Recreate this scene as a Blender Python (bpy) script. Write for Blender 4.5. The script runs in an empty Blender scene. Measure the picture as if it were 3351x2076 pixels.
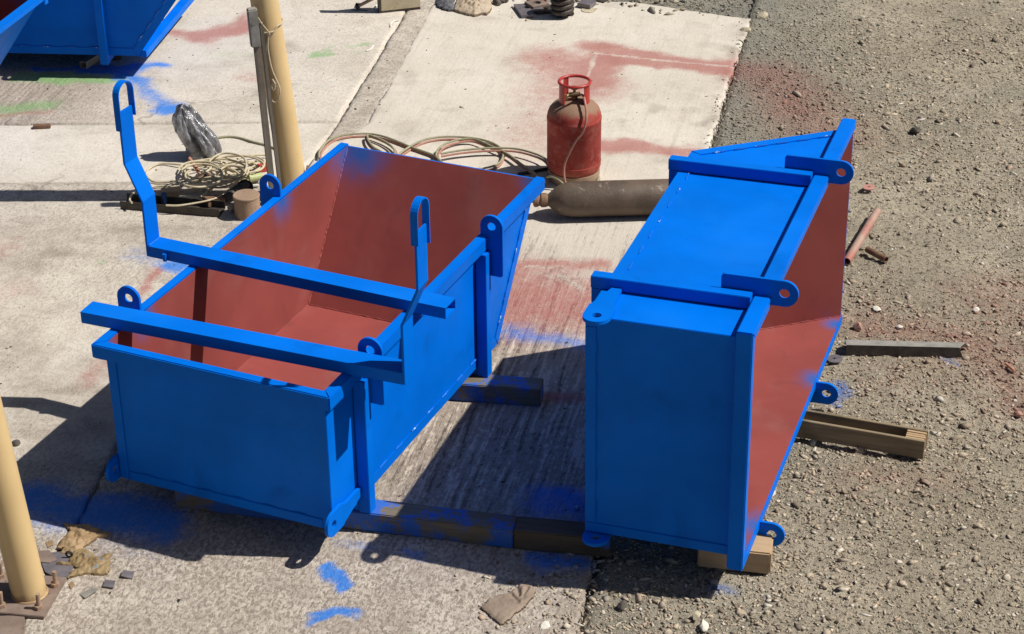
import bpy, bmesh, math, random
import numpy as np
from mathutils import Vector, Matrix
sc = bpy.context.scene
random.seed(7); RNG = np.random.default_rng(7)
rad = math.radians

# ------------------------------------------------------------ camera, sky, sun, exposure
FPX, PITCH, ROLL, CAMH = 6477.7, rad(28.986), rad(-0.491), 4.5918   # focal length in pixels of a 3351 px wide picture
FW = Vector((0, math.cos(PITCH), -math.sin(PITCH))); RT = Vector((1, 0, 0)); UP = RT.cross(FW)
CX = RT*math.cos(ROLL) + UP*math.sin(ROLL); CY = -RT*math.sin(ROLL) + UP*math.cos(ROLL)
cam_d = bpy.data.cameras.new('camera'); cam = bpy.data.objects.new('camera', cam_d); sc.collection.objects.link(cam)
cm = Matrix((CX, CY, -FW)).transposed().to_4x4(); cm.translation = (0, 0, CAMH); cam.matrix_world = cm
cam_d.sensor_width = 36; cam_d.lens = FPX/3351*36; cam_d.clip_end = 1000; cam_d.clip_start = 0.05
sc.camera = cam
SAZ, SEL = rad(-3.6), rad(51.9)
sd = Vector((math.cos(SAZ)*math.cos(SEL), math.sin(SAZ)*math.cos(SEL), math.sin(SEL)))
world = bpy.data.worlds.new('World'); sc.world = world; world.use_nodes = True
wn = world.node_tree.nodes; bgn = wn['Background']
sky = wn.new('ShaderNodeTexSky'); sky.sky_type = 'NISHITA'; sky.sun_disc = False
sky.sun_elevation = SEL; sky.sun_rotation = math.pi/2 - SAZ; sky.altitude = 800; sky.dust_density = 3.0; sky.air_density = .7; sky.ozone_density = .7
world.node_tree.links.new(sky.outputs[0], bgn.inputs[0]); bgn.inputs[1].default_value = 0.05
sl = bpy.data.lights.new('sun', 'SUN'); sl.energy = 4.9; sl.angle = rad(0.53); sl.color = (1, .955, .89)
so = bpy.data.objects.new('sun', sl); sc.collection.objects.link(so); so.rotation_euler = sd.to_track_quat('Z', 'Y').to_euler(); so.location = (5, 0, 8)
sc.view_settings.view_transform = 'Standard'; sc.view_settings.look = 'None'
sc.view_settings.exposure = 0.12; sc.view_settings.gamma = 1

def ray(x, y):
    return FW + CX*((x-1675.5)/FPX) - CY*((y-1038)/FPX)
def G(x, y, z=0.0):
    """ground point (height z) for a place read off the photograph, in photo pixels"""
    d = ray(x, y); t = (z-CAMH)/d.z; return Vector((t*d.x, t*d.y, z))
def PY(x, y, Y):
    d = ray(x, y); t = Y/d.y; return Vector((t*d.x, Y, CAMH+t*d.z))
KD = 3351/2441
def D(x, y, z=0.0): return G(x*KD, y*KD, z)
def c1(x, y): return (.463*x, .463*y)
def c2(x, y): return (1000+.463*x, .463*y)
def c5(x, y): return (1000+.463*x, 600+.463*y)
def c6(x, y): return (1650+.3968*x, 200+.3968*y)
def c7(x, y): return (1150+.3277*x, .3277*y)
def c8(x, y): return (350+.2976*x, 350+.2976*y)
def cc(x, y): return (.4916*x, 1500+.4916*y)

# ------------------------------------------------------------ numpy noise
def _hash(ix, iy, s):
    h = (ix.astype(np.int64)*374761393 + iy.astype(np.int64)*668265263 + s*974634777) & 0xffffffff
    h = ((h ^ (h >> 13))*1274126177) & 0xffffffff
    return ((h ^ (h >> 16)) & 0xffff)/65535.0
def vnoise(x, y, s=0):
    ix, iy = np.floor(x), np.floor(y); fx, fy = x-ix, y-iy
    fx = fx*fx*(3-2*fx); fy = fy*fy*(3-2*fy)
    a = _hash(ix, iy, s); b = _hash(ix+1, iy, s); c = _hash(ix, iy+1, s); d = _hash(ix+1, iy+1, s)
    return (a*(1-fx)+b*fx)*(1-fy)+(c*(1-fx)+d*fx)*fy
def fbm(x, y, f, o=4, s=0):
    v = 0; a = .5; t = 0
    for i in range(o):
        v = v+a*vnoise(x*f+17.3*i, y*f-9.1*i, s+i); t += a; a *= .5; f *= 2.03
    return v/t

# ------------------------------------------------------------ materials
def newmat(name):
    m = bpy.data.materials.new(name); m.use_nodes = True; nt = m.node_tree
    return m, nt, nt.nodes['Principled BSDF']
class NB:
    def __init__(s, nt): s.nt = nt; s.co = nt.nodes.new('ShaderNodeTexCoord').outputs['Object']
    def link(s, a, b): s.nt.links.new(a, b)
    def noise(s, scale, detail=4, rough=.55, vec=None, dist=0):
        n = s.nt.nodes.new('ShaderNodeTexNoise'); n.inputs['Scale'].default_value = scale
        n.inputs['Detail'].default_value = detail; n.inputs['Roughness'].default_value = rough; n.inputs['Distortion'].default_value = dist
        s.link(vec or s.co, n.inputs['Vector']); return n.outputs['Fac']
    def mapping(s, rot=(0, 0, 0), scale=(1, 1, 1)):
        n = s.nt.nodes.new('ShaderNodeMapping'); n.inputs['Rotation'].default_value = rot; n.inputs['Scale'].default_value = scale
        s.link(s.co, n.inputs['Vector']); return n.outputs[0]
    def ramp(s, f, lo, hi, a=0., b=1.):
        n = s.nt.nodes.new('ShaderNodeMapRange'); n.interpolation_type = 'SMOOTHSTEP'
        s.link(f, n.inputs[0])
        for i, v in zip((1, 2, 3, 4), (lo, hi, a, b)): n.inputs[i].default_value = v
        return n.outputs[0]
    def math(s, op, a, b=None):
        n = s.nt.nodes.new('ShaderNodeMath'); n.operation = op
        for i, v in enumerate((a, b)):
            if v is None: continue
            if isinstance(v, (int, float)): n.inputs[i].default_value = v
            else: s.link(v, n.inputs[i])
        return n.outputs[0]
    def mix(s, f, a, b, mode='MIX'):
        n = s.nt.nodes.new('ShaderNodeMix'); n.data_type = 'RGBA'; n.blend_type = mode
        if isinstance(f, (int, float)): n.inputs[0].default_value = f
        else: s.link(f, n.inputs[0])
        for i, v in ((6, a), (7, b)):
            if isinstance(v, tuple): n.inputs[i].default_value = (*v, 1)
            else: s.link(v, n.inputs[i])
        return n.outputs[2]
    def attr(s, name):
        n = s.nt.nodes.new('ShaderNodeAttribute'); n.attribute_name = name; return n
    def sep(s, c):
        n = s.nt.nodes.new('ShaderNodeSeparateColor'); s.link(c, n.inputs[0]); return n.outputs
    def bump(s, h, strength, dist=.01, prev=None):
        n = s.nt.nodes.new('ShaderNodeBump'); n.inputs['Strength'].default_value = strength; n.inputs['Distance'].default_value = dist
        s.link(h, n.inputs['Height'])
        if prev is not None: s.link(prev, n.inputs['Normal'])
        return n.outputs[0]
    def dist(s, p):
        n = s.nt.nodes.new('ShaderNodeVectorMath'); n.operation = 'DISTANCE'; s.link(s.co, n.inputs[0]); n.inputs[1].default_value = p
        return n.outputs['Value']

def mat(name, c1_, c2_, scale=12, rough=.6, metal=0, bump=.3, bdist=.004, fine=90, c3=None, lo=.35, hi=.65, stretch=None, c3lo=.6):
    m, nt, p = newmat(name); b = NB(nt)
    v = b.mapping(scale=stretch) if stretch else None
    f = b.ramp(b.noise(scale, 6, .6, v), lo, hi)
    c = b.mix(f, c1_, c2_)
    if c3: c = b.mix(b.ramp(b.noise(scale*2.7, 5, .65, v, .4), c3lo, c3lo+.1), c, c3)
    b.link(c, p.inputs['Base Color']); p.inputs['Roughness'].default_value = rough; p.inputs['Metallic'].default_value = metal
    if bump: b.link(b.bump(b.noise(fine, 5, .65, v), bump, bdist), p.inputs['Normal'])
    return m

BLUE = (.002, .135, .60); REDO = (.30, .066, .05)
def blue_paint(name='blue_paint'):
    m, nt, p = newmat(name); b = NB(nt)
    c = b.mix(b.ramp(b.noise(2.6, 4), .3, .75), (.0, .132, .60), (.0, .162, .74))
    c = b.mix(b.ramp(b.noise(4.3, 5, .6, None, .5), .56, .74, 0, .28), c, (.0, .060, .30))
    c = b.mix(b.ramp(b.noise(1.4, 3, .6, None, .3), .5, .75, 0, .35), c, (.01, .20, .78))
    c = b.mix(b.ramp(b.noise(60, 6, .75), .64, .72, 0, .35), c, (.05, .17, .42))
    b.link(c, p.inputs['Base Color'])
    b.link(b.ramp(b.noise(9, 4), .3, .7, .36, .52), p.inputs['Roughness'])
    p.inputs['Specular IOR Level'].default_value = .07
    b.link(b.bump(b.noise(7, 2), .12, .006, b.bump(b.noise(420, 2), .12, .0006)), p.inputs['Normal'])
    return m
def weld_mat():
    m, nt, p = newmat('weld_paint'); b = NB(nt)
    c = b.mix(b.ramp(b.noise(38, 3), .60, .66), (.003, .14, .62), (.45, .62, .78))
    b.link(c, p.inputs['Base Color']); p.inputs['Roughness'].default_value = .35
    b.link(b.bump(b.noise(300, 3), .8, .002), p.inputs['Normal']); return m
def red_oxide(name, pts):
    """red primer, with blue overspray drifting in round the given points (object space: x, y, z, radius)"""
    m, nt, p = newmat(name); b = NB(nt)
    c = b.mix(b.ramp(b.noise(2.2, 5), .3, .7), (.285, .066, .058), (.225, .051, .045))
    c = b.mix(b.ramp(b.noise(7, 5, .6, b.mapping((0, 0, .5), (1, 1, .35)), .6), .56, .8, 0, .55), c, (.15, .045, .045))
    c = b.mix(b.ramp(b.noise(3.1, 3, .6, None, .4), .52, .8, 0, .45), c, (.30, .13, .12))
    c = b.mix(b.ramp(b.noise(1, 5, .7, b.mapping((0, 0, .6), (60, 5, 9)), 0), .62, .72, 0, .4), c, (.16, .05, .045))
    c = b.mix(b.ramp(b.noise(70, 5, .75), .66, .74, 0, .5), c, (.42, .20, .17))
    f = None
    n = b.noise(9, 4)
    for (x, y, z, r) in pts:
        d = b.math('ADD', b.dist((x, y, z)), b.math('MULTIPLY', b.math('SUBTRACT', n, .5), r*.5))
        g = b.ramp(d, .0, r*.85, .95, 0); g = b.math('MULTIPLY', g, g)
        f = g if f is None else b.math('MAXIMUM', f, g)
    if f is not None: c = b.mix(f, c, (.005, .115, .45))
    b.link(c, p.inputs['Base Color']); p.inputs['Roughness'].default_value = .55; p.inputs['Specular IOR Level'].default_value = .3
    b.link(b.bump(b.noise(6, 2), .3, .006, b.bump(b.noise(350, 2), .15, .0008)), p.inputs['Normal'])
    return m

def bottle_paint():
    m, nt, p = newmat('worn_red_bottle_paint'); b = NB(nt)
    x = nt.nodes.new('ShaderNodeSeparateXYZ'); b.link(b.co, x.inputs[0]); z = x.outputs['Z']
    c = b.mix(b.ramp(b.noise(9, 5), .3, .7), (.27, .032, .026), (.36, .06, .045))
    c = b.mix(b.ramp(b.noise(24, 6, .7), .50, .62, 0, .55), c, (.40, .14, .11))
    c = b.mix(b.ramp(b.noise(38, 6, .75), .60, .66, 0, .8), c, (.07, .03, .022))
    d = b.math('ADD', z, b.math('MULTIPLY', b.math('SUBTRACT', b.noise(7, 5, .65), .5), .16))
    c = b.mix(b.ramp(d, .385, .435, 0, .88), c, (.25, .175, .115))
    c = b.mix(b.ramp(d, .02, .12, .6, 0), c, (.30, .17, .12))
    b.link(c, p.inputs['Base Color']); p.inputs['Roughness'].default_value = .7; p.inputs['Specular IOR Level'].default_value = .2
    b.link(b.bump(b.noise(60, 5, .7), .4, .002), p.inputs['Normal']); return m
def post_paint():
    m, nt, p = newmat('cream_post_paint'); b = NB(nt)
    x = nt.nodes.new('ShaderNodeSeparateXYZ'); b.link(b.co, x.inputs[0]); z = x.outputs['Z']
    c = b.mix(b.ramp(b.noise(3, 4), .3, .7), (.58, .42, .205), (.65, .48, .245))
    c = b.mix(b.ramp(b.noise(5, 5, .6, b.mapping(scale=(1, 1, .25))), .55, .75, 0, .35), c, (.48, .33, .17))
    c = b.mix(b.ramp(b.noise(42, 5, .7), .68, .72, 0, .85), c, (.17, .09, .05))
    d = b.math('ADD', z, b.math('MULTIPLY', b.math('SUBTRACT', b.noise(22, 5, .7), .5), .12))
    c = b.mix(b.ramp(d, .0, .05, .75, 0), c, (.22, .12, .065))
    b.link(c, p.inputs['Base Color']); p.inputs['Roughness'].default_value = .5; p.inputs['Specular IOR Level'].default_value = .3
    b.link(b.bump(b.noise(9, 3), .2, .004), p.inputs['Normal']); return m
def spray_mix(b, c, at='spray', amt=1.0):
    """overspray on the ground: red, green and blue masks broken up by grain"""
    a = b.attr(at); s = b.sep(a.outputs['Color'])
    g1 = b.noise(75, 5, .7); g2 = b.noise(14, 5, .65)
    for i, col in ((0, (.34, .09, .08)), (1, (.13, .36, .09)), (2, (.012, .18, .62))):
        f = b.math('ADD', s[i], b.math('MULTIPLY', b.math('SUBTRACT', g1, .5), b.ramp(s[i], 0, .35, 0, .9)))
        f = b.math('ADD', f, b.math('MULTIPLY', b.math('SUBTRACT', g2, .5), b.ramp(s[i], 0, .3, 0, .8)))
        c = b.mix(b.ramp(f, .10, 1.0, 0, (.72, .62, .9)[i]*amt), c, col)
    return c

def concrete():
    m, nt, p = newmat('concrete'); b = NB(nt)
    w = b.attr('wear'); ws = b.sep(w.outputs['Color']); wear, groove, dirt = ws[0], ws[1], ws[2]
    n1 = b.noise(1.1, 6, .6); n3 = b.noise(8, 6, .6, None, .8); n4 = b.noise(170, 3)
    rot_ = b.nt.nodes.new('ShaderNodeMapping'); rot_.inputs['Rotation'].default_value = (0, 0, rad(12)); b.link(b.co, rot_.inputs['Vector'])
    def stretch(sx, sy):
        n = b.nt.nodes.new('ShaderNodeMapping'); n.inputs['Scale'].default_value = (sx, sy, 1); b.link(rot_.outputs[0], n.inputs['Vector']); return n.outputs[0]
    gr = b.noise(1, 3, .6, stretch(40, 2.2), 0); gb = b.noise(1, 5, .7, stretch(40, 26), .3); gr = b.math('ADD', b.math('MULTIPLY', gr, .6), b.math('MULTIPLY', gb, .4)); gr2 = b.noise(1, 3, .6, stretch(14, .7)); gr3 = b.noise(1, 3, .6, stretch(70, 2))
    tool = b.noise(1, 6, .7, stretch(16, 30), 1.4); n2 = b.noise(1, 5, .66, stretch(62, 38), .5)
    c = b.mix(b.ramp(n1, .3, .7), (.60, .555, .475), (.70, .655, .57))
    c = b.mix(b.ramp(b.noise(3.3, 6, .62), .5, .72, 0, .5), c, (.42, .375, .30))
    c = b.mix(b.ramp(gr2, .56, .70, 0, .22), c, (.40, .34, .27))
    c = b.mix(b.ramp(gr3, .60, .72, 0, .16), c, (.36, .30, .235))
    c = b.mix(b.math('MULTIPLY', wear, .85), c, b.mix(b.ramp(n1, .35, .65), (.34, .285, .225), (.43, .375, .31)))
    c = b.mix(b.math('MULTIPLY', b.ramp(n2, .50, .57, 0, .9), wear), c, (.57, .51, .43))
    # hairline cracks and worn flecks
    f = b.math('MULTIPLY', b.ramp(n2, .43, .50, 1, 0), wear)
    c = b.mix(b.math('MULTIPLY', f, .8), c, (.165, .13, .105))
    n6 = b.noise(80, 6, .7, None, .6); c = b.mix(b.math('MULTIPLY', b.ramp(n6, .36, .44, .8, 0), wear), c, (.10, .08, .065))
    c = b.mix(b.math('MULTIPLY', b.ramp(tool, .36, .50, .5, 0), b.math('MULTIPLY', wear, .9)), c, (.17, .14, .11))
    f = b.math('MULTIPLY', b.ramp(n3, .40, .60, 1, 0), wear)
    c = b.mix(b.math('MULTIPLY', f, .42), c, (.25, .20, .165))
    c = b.mix(b.math('MULTIPLY', groove, .75), c, (.25, .195, .155))
    f = b.math('MULTIPLY', b.ramp(gr, .51, .58, 0, 1), groove)
    c = b.mix(b.math('MULTIPLY', f, .9), c, (.56, .49, .41))
    f = b.math('MULTIPLY', b.ramp(gr, .40, .47, 1, 0), groove)
    c = b.mix(b.math('MULTIPLY', f, .9), c, (.075, .062, .052))
    c = b.mix(b.math('MULTIPLY', dirt, b.ramp(n3, .3, .6, .9, .45)), c, b.mix(b.ramp(b.noise(90, 5, .75), .40, .58), (.15, .12, .095), (.34, .285, .23)))
    c = b.mix(b.ramp(b.noise(55, 2), .70, .76, 0, .5), c, (.12, .09, .07))
    c = b.mix(b.ramp(n4, .3, .7, 0, .12), c, (.75, .70, .6))
    vo = b.nt.nodes.new('ShaderNodeTexVoronoi'); vo.feature = 'DISTANCE_TO_EDGE'; vo.inputs['Scale'].default_value = .62
    va = b.nt.nodes.new('ShaderNodeVectorMath'); va.operation = 'MULTIPLY_ADD'
    nz = b.nt.nodes.new('ShaderNodeTexNoise'); nz.inputs['Scale'].default_value = 5; nz.inputs['Detail'].default_value = 7; b.link(b.co, nz.inputs['Vector'])
    b.link(nz.outputs['Color'], va.inputs[0]); va.inputs[1].default_value = (.35, .35, 0); b.link(b.co, va.inputs[2]); b.link(va.outputs[0], vo.inputs['Vector'])
    crack = b.math('MULTIPLY', b.ramp(vo.outputs['Distance'], .0012, .0035, 1, 0), b.ramp(b.noise(.9, 3), .5, .65, 0, .45))
    c = b.mix(crack, c, (.13, .105, .085))
    c = spray_mix(b, c)
    b.link(c, p.inputs['Base Color']); p.inputs['Roughness'].default_value = .85; p.inputs['Specular IOR Level'].default_value = .25
    h = b.math('ADD', b.math('MULTIPLY', b.math('MULTIPLY', n2, wear), .9), b.math('MULTIPLY', b.math('MULTIPLY', gr, groove), 1.6))
    h = b.math('ADD', h, b.math('MULTIPLY', n4, .12))
    h = b.math('ADD', h, b.math('MULTIPLY', b.noise(60, 5, .6), .16))
    b.link(b.bump(h, 1.0, .010), p.inputs['Normal'])
    return m
def gravel_ground():
    m, nt, p = newmat('gravel_earth'); b = NB(nt)
    n1 = b.noise(.9, 6, .6); n2 = b.noise(45, 8, .75); n3 = b.noise(130, 5, .7); n5 = b.noise(5, 6, .65)
    c = b.mix(b.ramp(n1, .35, .68), (.40, .345, .255), (.56, .49, .37))
    c = b.mix(b.ramp(n5, .4, .62, 0, .5), c, (.32, .28, .21))
    c = b.mix(b.ramp(b.noise(1.7, 5, .6, None, .5), .56, .70, 0, .75), c, (.58, .52, .40))
    c = b.mix(b.ramp(b.noise(.8, 4, .6, None, .5), .5, .7, 0, .6), c, (.27, .255, .215))
    c = b.mix(b.ramp(n2, .40, .51, .85, 0), c, (.095, .078, .055))  # small shadows between crumbs, painted dark in the hollows of the bump noise
    c = b.mix(b.ramp(n3, .55, .66, 0, .75), c, (.72, .66, .54))
    a = b.attr('wear'); s = b.sep(a.outputs['Color'])
    c = b.mix(b.math('MULTIPLY', s[0], b.ramp(n2, .3, .6, .6, .95)), c, (.24, .245, .215))   # grey green dusting beside the slab
    c = spray_mix(b, c, amt=.62)
    b.link(c, p.inputs['Base Color']); p.inputs['Roughness'].default_value = .95; p.inputs['Specular IOR Level'].default_value = .15
    b.link(b.bump(b.math('ADD', n2, b.math('MULTIPLY', n3, .6)), 1.0, .020), p.inputs['Normal'])
    return m
def stone_mat():
    m, nt, p = newmat('gravel_stone'); b = NB(nt)
    a = b.attr('tone').outputs['Color']
    c = b.mix(b.ramp(b.noise(110, 4), .35, .7, 0, .45), a, (.18, .15, .11))
    b.link(c, p.inputs['Base Color']); p.inputs['Roughness'].default_value = .9; p.inputs['Specular IOR Level'].default_value = .2
    b.link(b.bump(b.noise(240, 3), .5, .002), p.inputs['Normal']); return m
def timber(name, c1_, c2_, spray=0.0, ax=(3, 40, 40)):
    m, nt, p = newmat(name); b = NB(nt)
    v = b.mapping(scale=ax)
    g = b.noise(1, 6, .65, v, .5)
    c = b.mix(b.ramp(g, .3, .7), c1_, c2_)
    c = b.mix(b.ramp(b.noise(5, 5), .5, .75, 0, .6), c, tuple(x*.35 for x in c1_))
    if spray:
        n = b.math('ADD', b.noise(4.2, 3), b.math('MULTIPLY', b.math('SUBTRACT', b.noise(60, 4, .7), .5), .35))
        c = b.mix(b.ramp(n, spray-.03, spray+.05, 0, .9), c, (.012, .12, .50))
    b.link(c, p.inputs['Base Color']); p.inputs['Roughness'].default_value = .8
    b.link(b.bump(g, .6, .004), p.inputs['Normal']); return m

M = dict(
 blue=blue_paint(), weld=weld_mat(), concrete=concrete(), gravel=gravel_ground(), stone=stone_mat(),
 post=post_paint(),
 rust=mat('rusty_steel', (.16, .085, .05), (.25, .15, .09), 18, .8, .2, .6, c3=(.08, .045, .03)),
 rustpale=mat('dusty_rust', (.30, .20, .135), (.36, .25, .17), 12, .8, .1, .5, c3=(.18, .10, .06)),
 dark=mat('dark_steel', (.045, .038, .032), (.085, .07, .058), 20, .6, .4, .4, c3=(.14, .08, .05)),
 grey=mat('grey_steel', (.24, .23, .20), (.33, .315, .28), 16, .55, .1, .3, stretch=(1, 1, 1), c3=(.10, .095, .085)),
 plate=mat('brown_plate', (.20, .145, .115), (.27, .205, .165), 8, .7, .2, .4, c3=(.13, .09, .07)),
 tile=mat('mill_scale_offcut', (.15, .135, .145), (.21, .19, .20), 20, .5, .3, .3),
 redpaint=mat('chalky_red_paint', (.33, .035, .028), (.40, .06, .045), 9, .55, 0, .4, c3=(.19, .10, .07), c3lo=.585),
 redbottle=bottle_paint(),
 redclean=mat('red_collar_paint', (.42, .035, .03), (.36, .03, .025), 9, .4, 0, .15, c3=(.30, .10, .07), c3lo=.66),
 oldcyl=mat('grimy_cylinder_paint', (.085, .062, .043), (.14, .10, .07), 7, .6, .1, .5, c3=(.24, .20, .155), c3lo=.60),
 brass=mat('dirty_brass', (.20, .15, .07), (.28, .20, .09), 40, .5, .7, .3),
 hose_pink=mat('pink_rubber_hose', (.36, .16, .12), (.42, .22, .16), 30, .6, 0, .2),
 hose_green=mat('olive_rubber_hose', (.26, .25, .15), (.33, .31, .20), 30, .6, 0, .2),
 cable=mat('cream_cable', (.47, .40, .26), (.56, .49, .34), 25, .6, 0, .2, c3=(.30, .24, .15)),
 rope=mat('pale_rope', (.45, .37, .25), (.55, .47, .33), 60, .9, 0, .6),
 plastic=mat('grey_plastic_bag', (.16, .16, .17), (.46, .46, .48), 9, .25, .45, .7, bdist=.012, fine=30),  # paler tone paints silvery highlights into the grey
 wood=timber('weathered_timber', (.18, .14, .085), (.30, .235, .145)),
 woodspray=timber('sprayed_timber', (.12, .098, .065), (.19, .155, .105), .47),
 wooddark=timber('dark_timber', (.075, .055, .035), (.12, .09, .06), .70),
 woodnew=timber('fresh_cut_timber', (.40, .27, .15), (.48, .34, .20)),
 plank=timber('grey_plank', (.13, .115, .09), (.22, .19, .15), 0, (40, 40, 3)),
 handle=mat('wood_handle', (.38, .17, .11), (.46, .25, .16), 20, .6, 0, .2),
 leather=mat('tan_leather', (.27, .175, .085), (.36, .25, .14), 10, .8, 0, .6, c3=(.17, .105, .05), fine=60),
 leather2=mat('greasy_leather', (.20, .135, .06), (.29, .205, .10), 9, .65, 0, .6, c3=(.10, .15, .18), fine=60, c3lo=.6),
 dull=mat('dusty_brown_cloth', (.22, .165, .12), (.285, .22, .165), 9, .85, 0, .7, fine=50),
 rag=mat('tan_rag', (.36, .285, .20), (.46, .38, .28), 12, .9, 0, .7, c3=(.18, .14, .10), fine=50),
 ragdark=mat('dark_rag', (.05, .05, .06), (.12, .12, .13), 20, .8, 0, .6, c3=(.40, .39, .37)),
 board=mat('beige_board', (.42, .355, .235), (.50, .43, .30), 7, .75, 0, .3, c3=(.26, .19, .11), c3lo=.64),
 white=mat('white_plastic', (.72, .70, .64), (.78, .76, .70), 20, .4, 0, .1),
 black=mat('black_rubber', (.016, .015, .015), (.035, .033, .03), 20, .6, 0, .3),
 bluecan=mat('blue_enamel', (.01, .04, .12), (.02, .06, .17), 20, .35, 0, .1),
 lime=mat('pale_green_plastic', (.42, .46, .20), (.5, .54, .27), 20, .5, 0, .1),
 signal=mat('red_plastic', (.5, .07, .045), (.42, .05, .035), 20, .5, 0, .1),
 ceramic=mat('pale_rock', (.42, .36, .25), (.5, .44, .32), 14, .9, 0, .8, c3=(.25, .2, .13)),
 primer=timber('pale_primer', (.42, .38, .33), (.5, .46, .42), .47),
 whitestone=mat('white_rock', (.62, .58, .49), (.7, .66, .58), 20, .85, 0, .6),
 pinkstone=mat('pink_rock', (.42, .22, .16), (.52, .32, .25), 16, .9, 0, .7),
 darkstone=mat('dark_rock', (.07, .06, .05), (.12, .105, .085), 20, .9, 0, .8),
 pinkwasher=mat('faded_red_steel', (.42, .19, .16), (.48, .25, .2), 20, .7, 0, .2),
 sprayedpipe=mat('red_dusted_pipe', (.37, .12, .095), (.40, .29, .225), 5, .6, .1, .3),
 straw=mat('dry_straw', (.42, .34, .2), (.5, .42, .27), 20, .9, 0, .2),
)

# ------------------------------------------------------------ mesh builder
class MB:
    def __init__(s): s.v = []; s.f = []; s.m = []
    def add(s, vs, fs, mi=0, T=None):
        o = len(s.v)
        s.v += [tuple(T(v)) if T else tuple(v) for v in vs]
        s.f += [tuple(i+o for i in f) for f in fs]
        s.m += [mi]*len(fs) if isinstance(mi, int) else list(mi)
        return s
    def box(s, c, d, mi=0, T=None, rot=None):
        R = rot if rot is not None else Matrix.Identity(3)
        vs = [Vector(c)+R @ Vector((d[0]/2*i, d[1]/2*j, d[2]/2*k)) for k in (-1, 1) for j in (-1, 1) for i in (-1, 1)]
        return s.add(vs, [(0, 2, 3, 1), (4, 5, 7, 6), (0, 1, 5, 4), (2, 6, 7, 3), (0, 4, 6, 2), (1, 3, 7, 5)], mi, T)
    def bb(s, a, b, mi=0, T=None):
        a, b = Vector(a), Vector(b); return s.box((a+b)/2, [abs(x) for x in (b-a)], mi, T)
    def prism(s, poly, off, mi=0, mi_in=None, T=None):
        """poly = outer face; off = vector to the inner face"""
        n = len(poly); off = Vector(off); P = [Vector(p) for p in poly]
        nrm = (P[1]-P[0]).cross(P[2]-P[0])
        if nrm.dot(off) > 0: P.reverse()
        Q = [p+off for p in P]
        fs = [tuple(range(n)), tuple(reversed(range(n, 2*n)))]+[(i, i+n, (i+1) % n+n, (i+1) % n) for i in range(n)]
        return s.add(P+Q, fs, [mi, mi if mi_in is None else mi_in]+[mi]*n, T)
    def tube(s, path, r, seg=8, mi=0, caps=True, T=None, closed=False):
        P = [Vector(p) for p in path]; n = len(P); vs = []; fs = []
        up = Vector((0, 0, 1)); prev = None
        for i, p in enumerate(P):
            t = (P[min(i+1, n-1)]-P[max(i-1, 0)])
            if closed: t = P[(i+1) % n]-P[i-1]
            t = t.normalized() if t.length > 1e-9 else Vector((1, 0, 0))
            if prev is None:
                a = t.cross(up) if abs(t.dot(up)) < .95 else t.cross(Vector((1, 0, 0)))
            else: a = prev-t*prev.dot(t)
            a.normalize(); prev = a; b = t.cross(a)
            rr = r[i] if hasattr(r, '__len__') else r
            vs += [p+a*math.cos(k*2*math.pi/seg)*rr+b*math.sin(k*2*math.pi/seg)*rr for k in range(seg)]
        for i in range(n-1 if not closed else n):
            j = (i+1) % n
            fs += [(i*seg+k, i*seg+(k+1) % seg, j*seg+(k+1) % seg, j*seg+k) for k in range(seg)]
        if caps and not closed: fs += [tuple(reversed(range(seg))), tuple(range((n-1)*seg, n*seg))]
        return s.add(vs, fs, mi, T)
    def lathe(s, prof, seg=32, mi=0, T=None):
        vs = []; fs = []
        for r, z in prof: vs += [(r*math.cos(k*2*math.pi/seg), r*math.sin(k*2*math.pi/seg), z) for k in range(seg)]
        for i in range(len(prof)-1):
            fs += [(i*seg+k, i*seg+(k+1) % seg, (i+1)*seg+(k+1) % seg, (i+1)*seg+k) for k in range(seg)]
        return s.add(vs, fs, mi, T)
    def holed(s, outline, hc, hr, origin, ea, eb, en, th, mi=0, T=None, seg=40):
        """plate with a round hole: 2D outline (star-shaped about the hole), axes ea, eb, thickness along en"""
        hc = Vector(hc); ang = set(round(k*2*math.pi/seg-math.pi, 5) for k in range(seg))
        for q in outline:
            d = Vector(q)-hc; ang.add(round(math.atan2(d.y, d.x), 5))
        ang = sorted(ang); out = []; n = len(outline)
        for a in ang:
            d = Vector((math.cos(a), math.sin(a))); best = None
            for i in range(n):
                p, q = Vector(outline[i])-hc, Vector(outline[(i+1) % n])-hc; e = q-p; den = d.x*e.y-d.y*e.x
                if abs(den) < 1e-9: continue
                t = (p.x*e.y-p.y*e.x)/den; u = (p.x*d.y-p.y*d.x)/den
                if t > 0 and -1e-6 <= u <= 1+1e-6 and (best is None or t > best): best = t
            out.append(hc+d*(best or hr*2))
        inn = [hc+Vector((math.cos(a), math.sin(a)))*hr for a in ang]; N = len(ang)
        o, ea, eb, en = Vector(origin), Vector(ea), Vector(eb), Vector(en)
        f3 = lambda q, h: o+ea*q.x+eb*q.y+en*h
        vs = [f3(q, th/2) for q in out]+[f3(q, th/2) for q in inn]+[f3(q, -th/2) for q in out]+[f3(q, -th/2) for q in inn]
        fs = []
        for k in range(N):
            j = (k+1) % N
            fs += [(k, j, N+j, N+k), (2*N+j, 2*N+k, 3*N+k, 3*N+j), (k, 2*N+k, 2*N+j, j), (N+k, N+j, 3*N+j, 3*N+k)]
        return s.add(vs, fs, mi, T)
def catmull(P, n=8):
    P = [Vector(p) for p in P]; Q = [P[0]*2-P[1]]+P+[P[-1]*2-P[-2]]; out = []
    for i in range(1, len(Q)-2):
        a, b, c, d = Q[i-1:i+3]
        for k in range(n):
            t = k/n
            out.append(.5*((2*b)+(c-a)*t+(2*a-5*b+4*c-d)*t*t+(-a+3*b-3*c+d)*t**3))
    return out+[P[-1]]

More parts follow.
